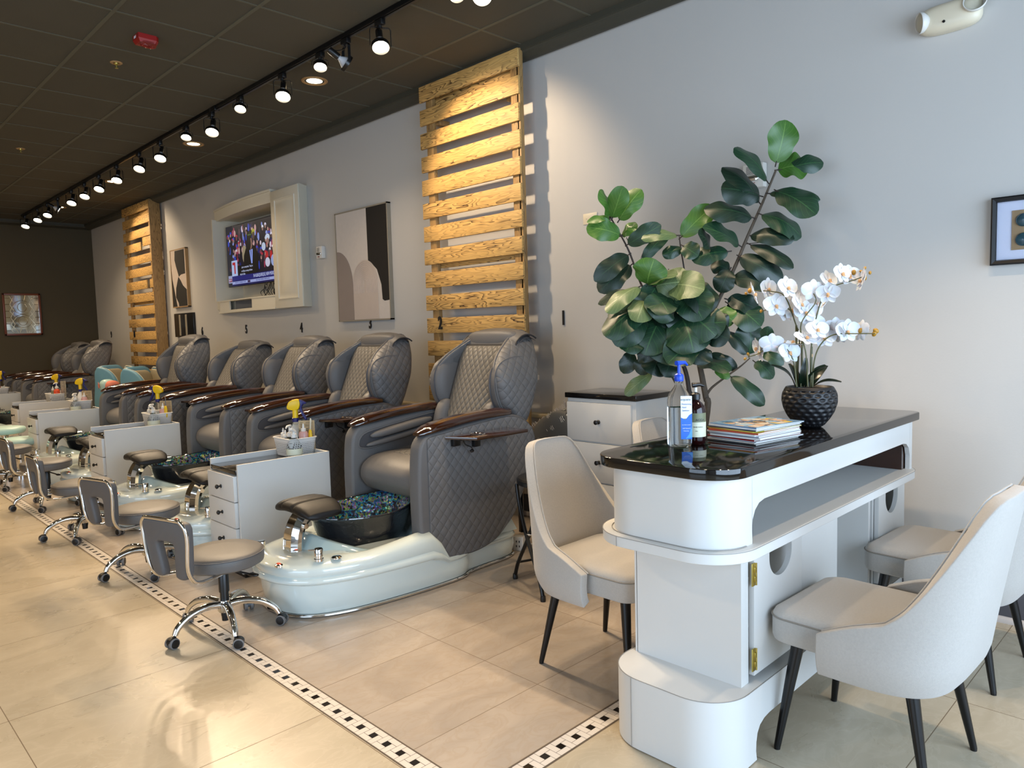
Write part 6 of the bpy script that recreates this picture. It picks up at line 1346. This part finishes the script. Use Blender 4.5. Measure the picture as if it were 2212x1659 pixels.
# central figure in a dark coat and cap
blob(.02, -.10, .17, .20, '#050507'); blob(.02, .11, .048, .075, '#7a5c52'); blob(.05, .105, .045, .08, '#0a0a0e'); blob(.03, .195, .062, .045, '#10140f'); quad(.07, .19, -.01, .205, '#3f5a30')
e[0] += 1; b.color('#7f93d8'); b.poly([(-.0012-e[0]*1.2e-5, .045, .03), (-.0012-e[0]*1.2e-5, -.03, .04), (-.0012-e[0]*1.2e-5, .0, -.20)]); b.color('#2a1620'); e[0] += 1; b.poly([(-.0012-e[0]*1.2e-5, .018, .03), (-.0012-e[0]*1.2e-5, .002, .03), (-.0012-e[0]*1.2e-5, .006, -.08)])
quad(.34, -.115, -.12, -.165, '#060608'); quad(.34, -.165, -.10, -.20, '#060608'); quad(.34, -.20, .10, -.232, '#060608')
quad(W_-.09, -.225, -W_, -.282, '#1a1c66'); quad(W_-.09, -.282, -W_, -H2, '#10124a'); quad(W_-.01, -.215, W_-.10, -.30, '#8a8fb0'); quad(W_-.02, -.25, W_-.095, -.285, '#7d1c2c'); quad(W_-.10, -.288, -W_+.09, -.318, '#8f98c8'); quad(.12, -.291, .06, -.315, '#2a1a44')
sn = b.build('lit_picture', 'screen', tv, smooth=False, fixn=False)
MT['tvw'] = mat('lit_caption_white', '#000000', .5, emit='#c4cdf0', estr=.8); MT['tvk'] = mat('lit_caption_blue', '#000000', .5, emit='#232a70', estr=.8)
def tt(s, y, z, sz, m_, sx=1): text('caption', s, sz, m_, sn, face_mx((-.0075, y, z), (-1, 0, 0)), .0002, sx=sx)
tt('just so many bad.  They\'re', .11, -.14, .030, 'tvw', .8); tt('on Gale, so many of them', .12, -.182, .030, 'tvw', .8); tt('they\'re Gale.', .22, -.216, .030, 'tvw', .8)
tt('IN ALBUQUERQUE, NEW MEXICO', -.26, -.253, .050, 'tvw', .62); tt('NOW', W_-.055, -.268, .030, 'tvw', .8); tt('RISES IN 11-13 GENERAL COURT', .28, -.303, .022, 'tvk', .8); tt('KELSEY PARKS, PREMIERE, AMERICAN LIVES', -.22, -.303, .022, 'tvk', .7)

# ------------------------------------------------------------------ leaded mirror on the back wall
t = thing('leaded_mirror', 'mahogany-framed mirror with leaded circle pattern on the dark back wall', 'mirror', (2.77, YB, 1.835))
HW, HH = .262, .338
b = MB(); b.box2((-HW, -.035, -HH), (-HW+.03, 0, HH), .005); b.box2((HW-.03, -.035, -HH), (HW, 0, HH), .005); b.box2((-HW, -.035, -HH), (HW, 0, -HH+.03), .005); b.box2((-HW, -.035, HH-.03), (HW, 0, HH), .005); b.build('frame', 'frame_red', t)
MB().box2((-HW+.03, -.012, -HH+.03), (HW-.03, -.004, HH-.03)).build('mirror_glass', 'mirror', t, smooth=False)
b = MB(); Y_ = -.014
def ln(pts, closed=False): b.tube([(x, Y_, z) for x, z in (pts+[pts[0]] if closed else pts)], .0042, 6)
for zc in (.115, -.105):
    ln([(.062*cos(2*pi*k/24), zc+.072*sin(2*pi*k/24)) for k in range(24)], True); ln([(.125*cos(2*pi*k/28), zc+.105*sin(2*pi*k/28)) for k in range(28)], True)
for s_ in (-1, 1):
    for z_ in (-.26, -.15, -.05, .05, .16, .26): ln([(s_*.23, z_), (s_*.165, z_+.0)])
    ln([(s_*.10, .30), (s_*.165, .16), (s_*.11, .05), (s_*.165, -.05), (s_*.11, -.16), (s_*.165, -.26), (s_*.12, -.30)]); ln([(s_*.165, .30), (s_*.10, .17), (s_*.17, .05), (s_*.09, -.05), (s_*.17, -.16), (s_*.10, -.24), (s_*.07, -.30)]); ln([(s_*.05, .30), (s_*.03, .215)]); ln([(s_*.05, -.30), (s_*.03, -.205)])
b.build('lead_pattern', 'lead', t)
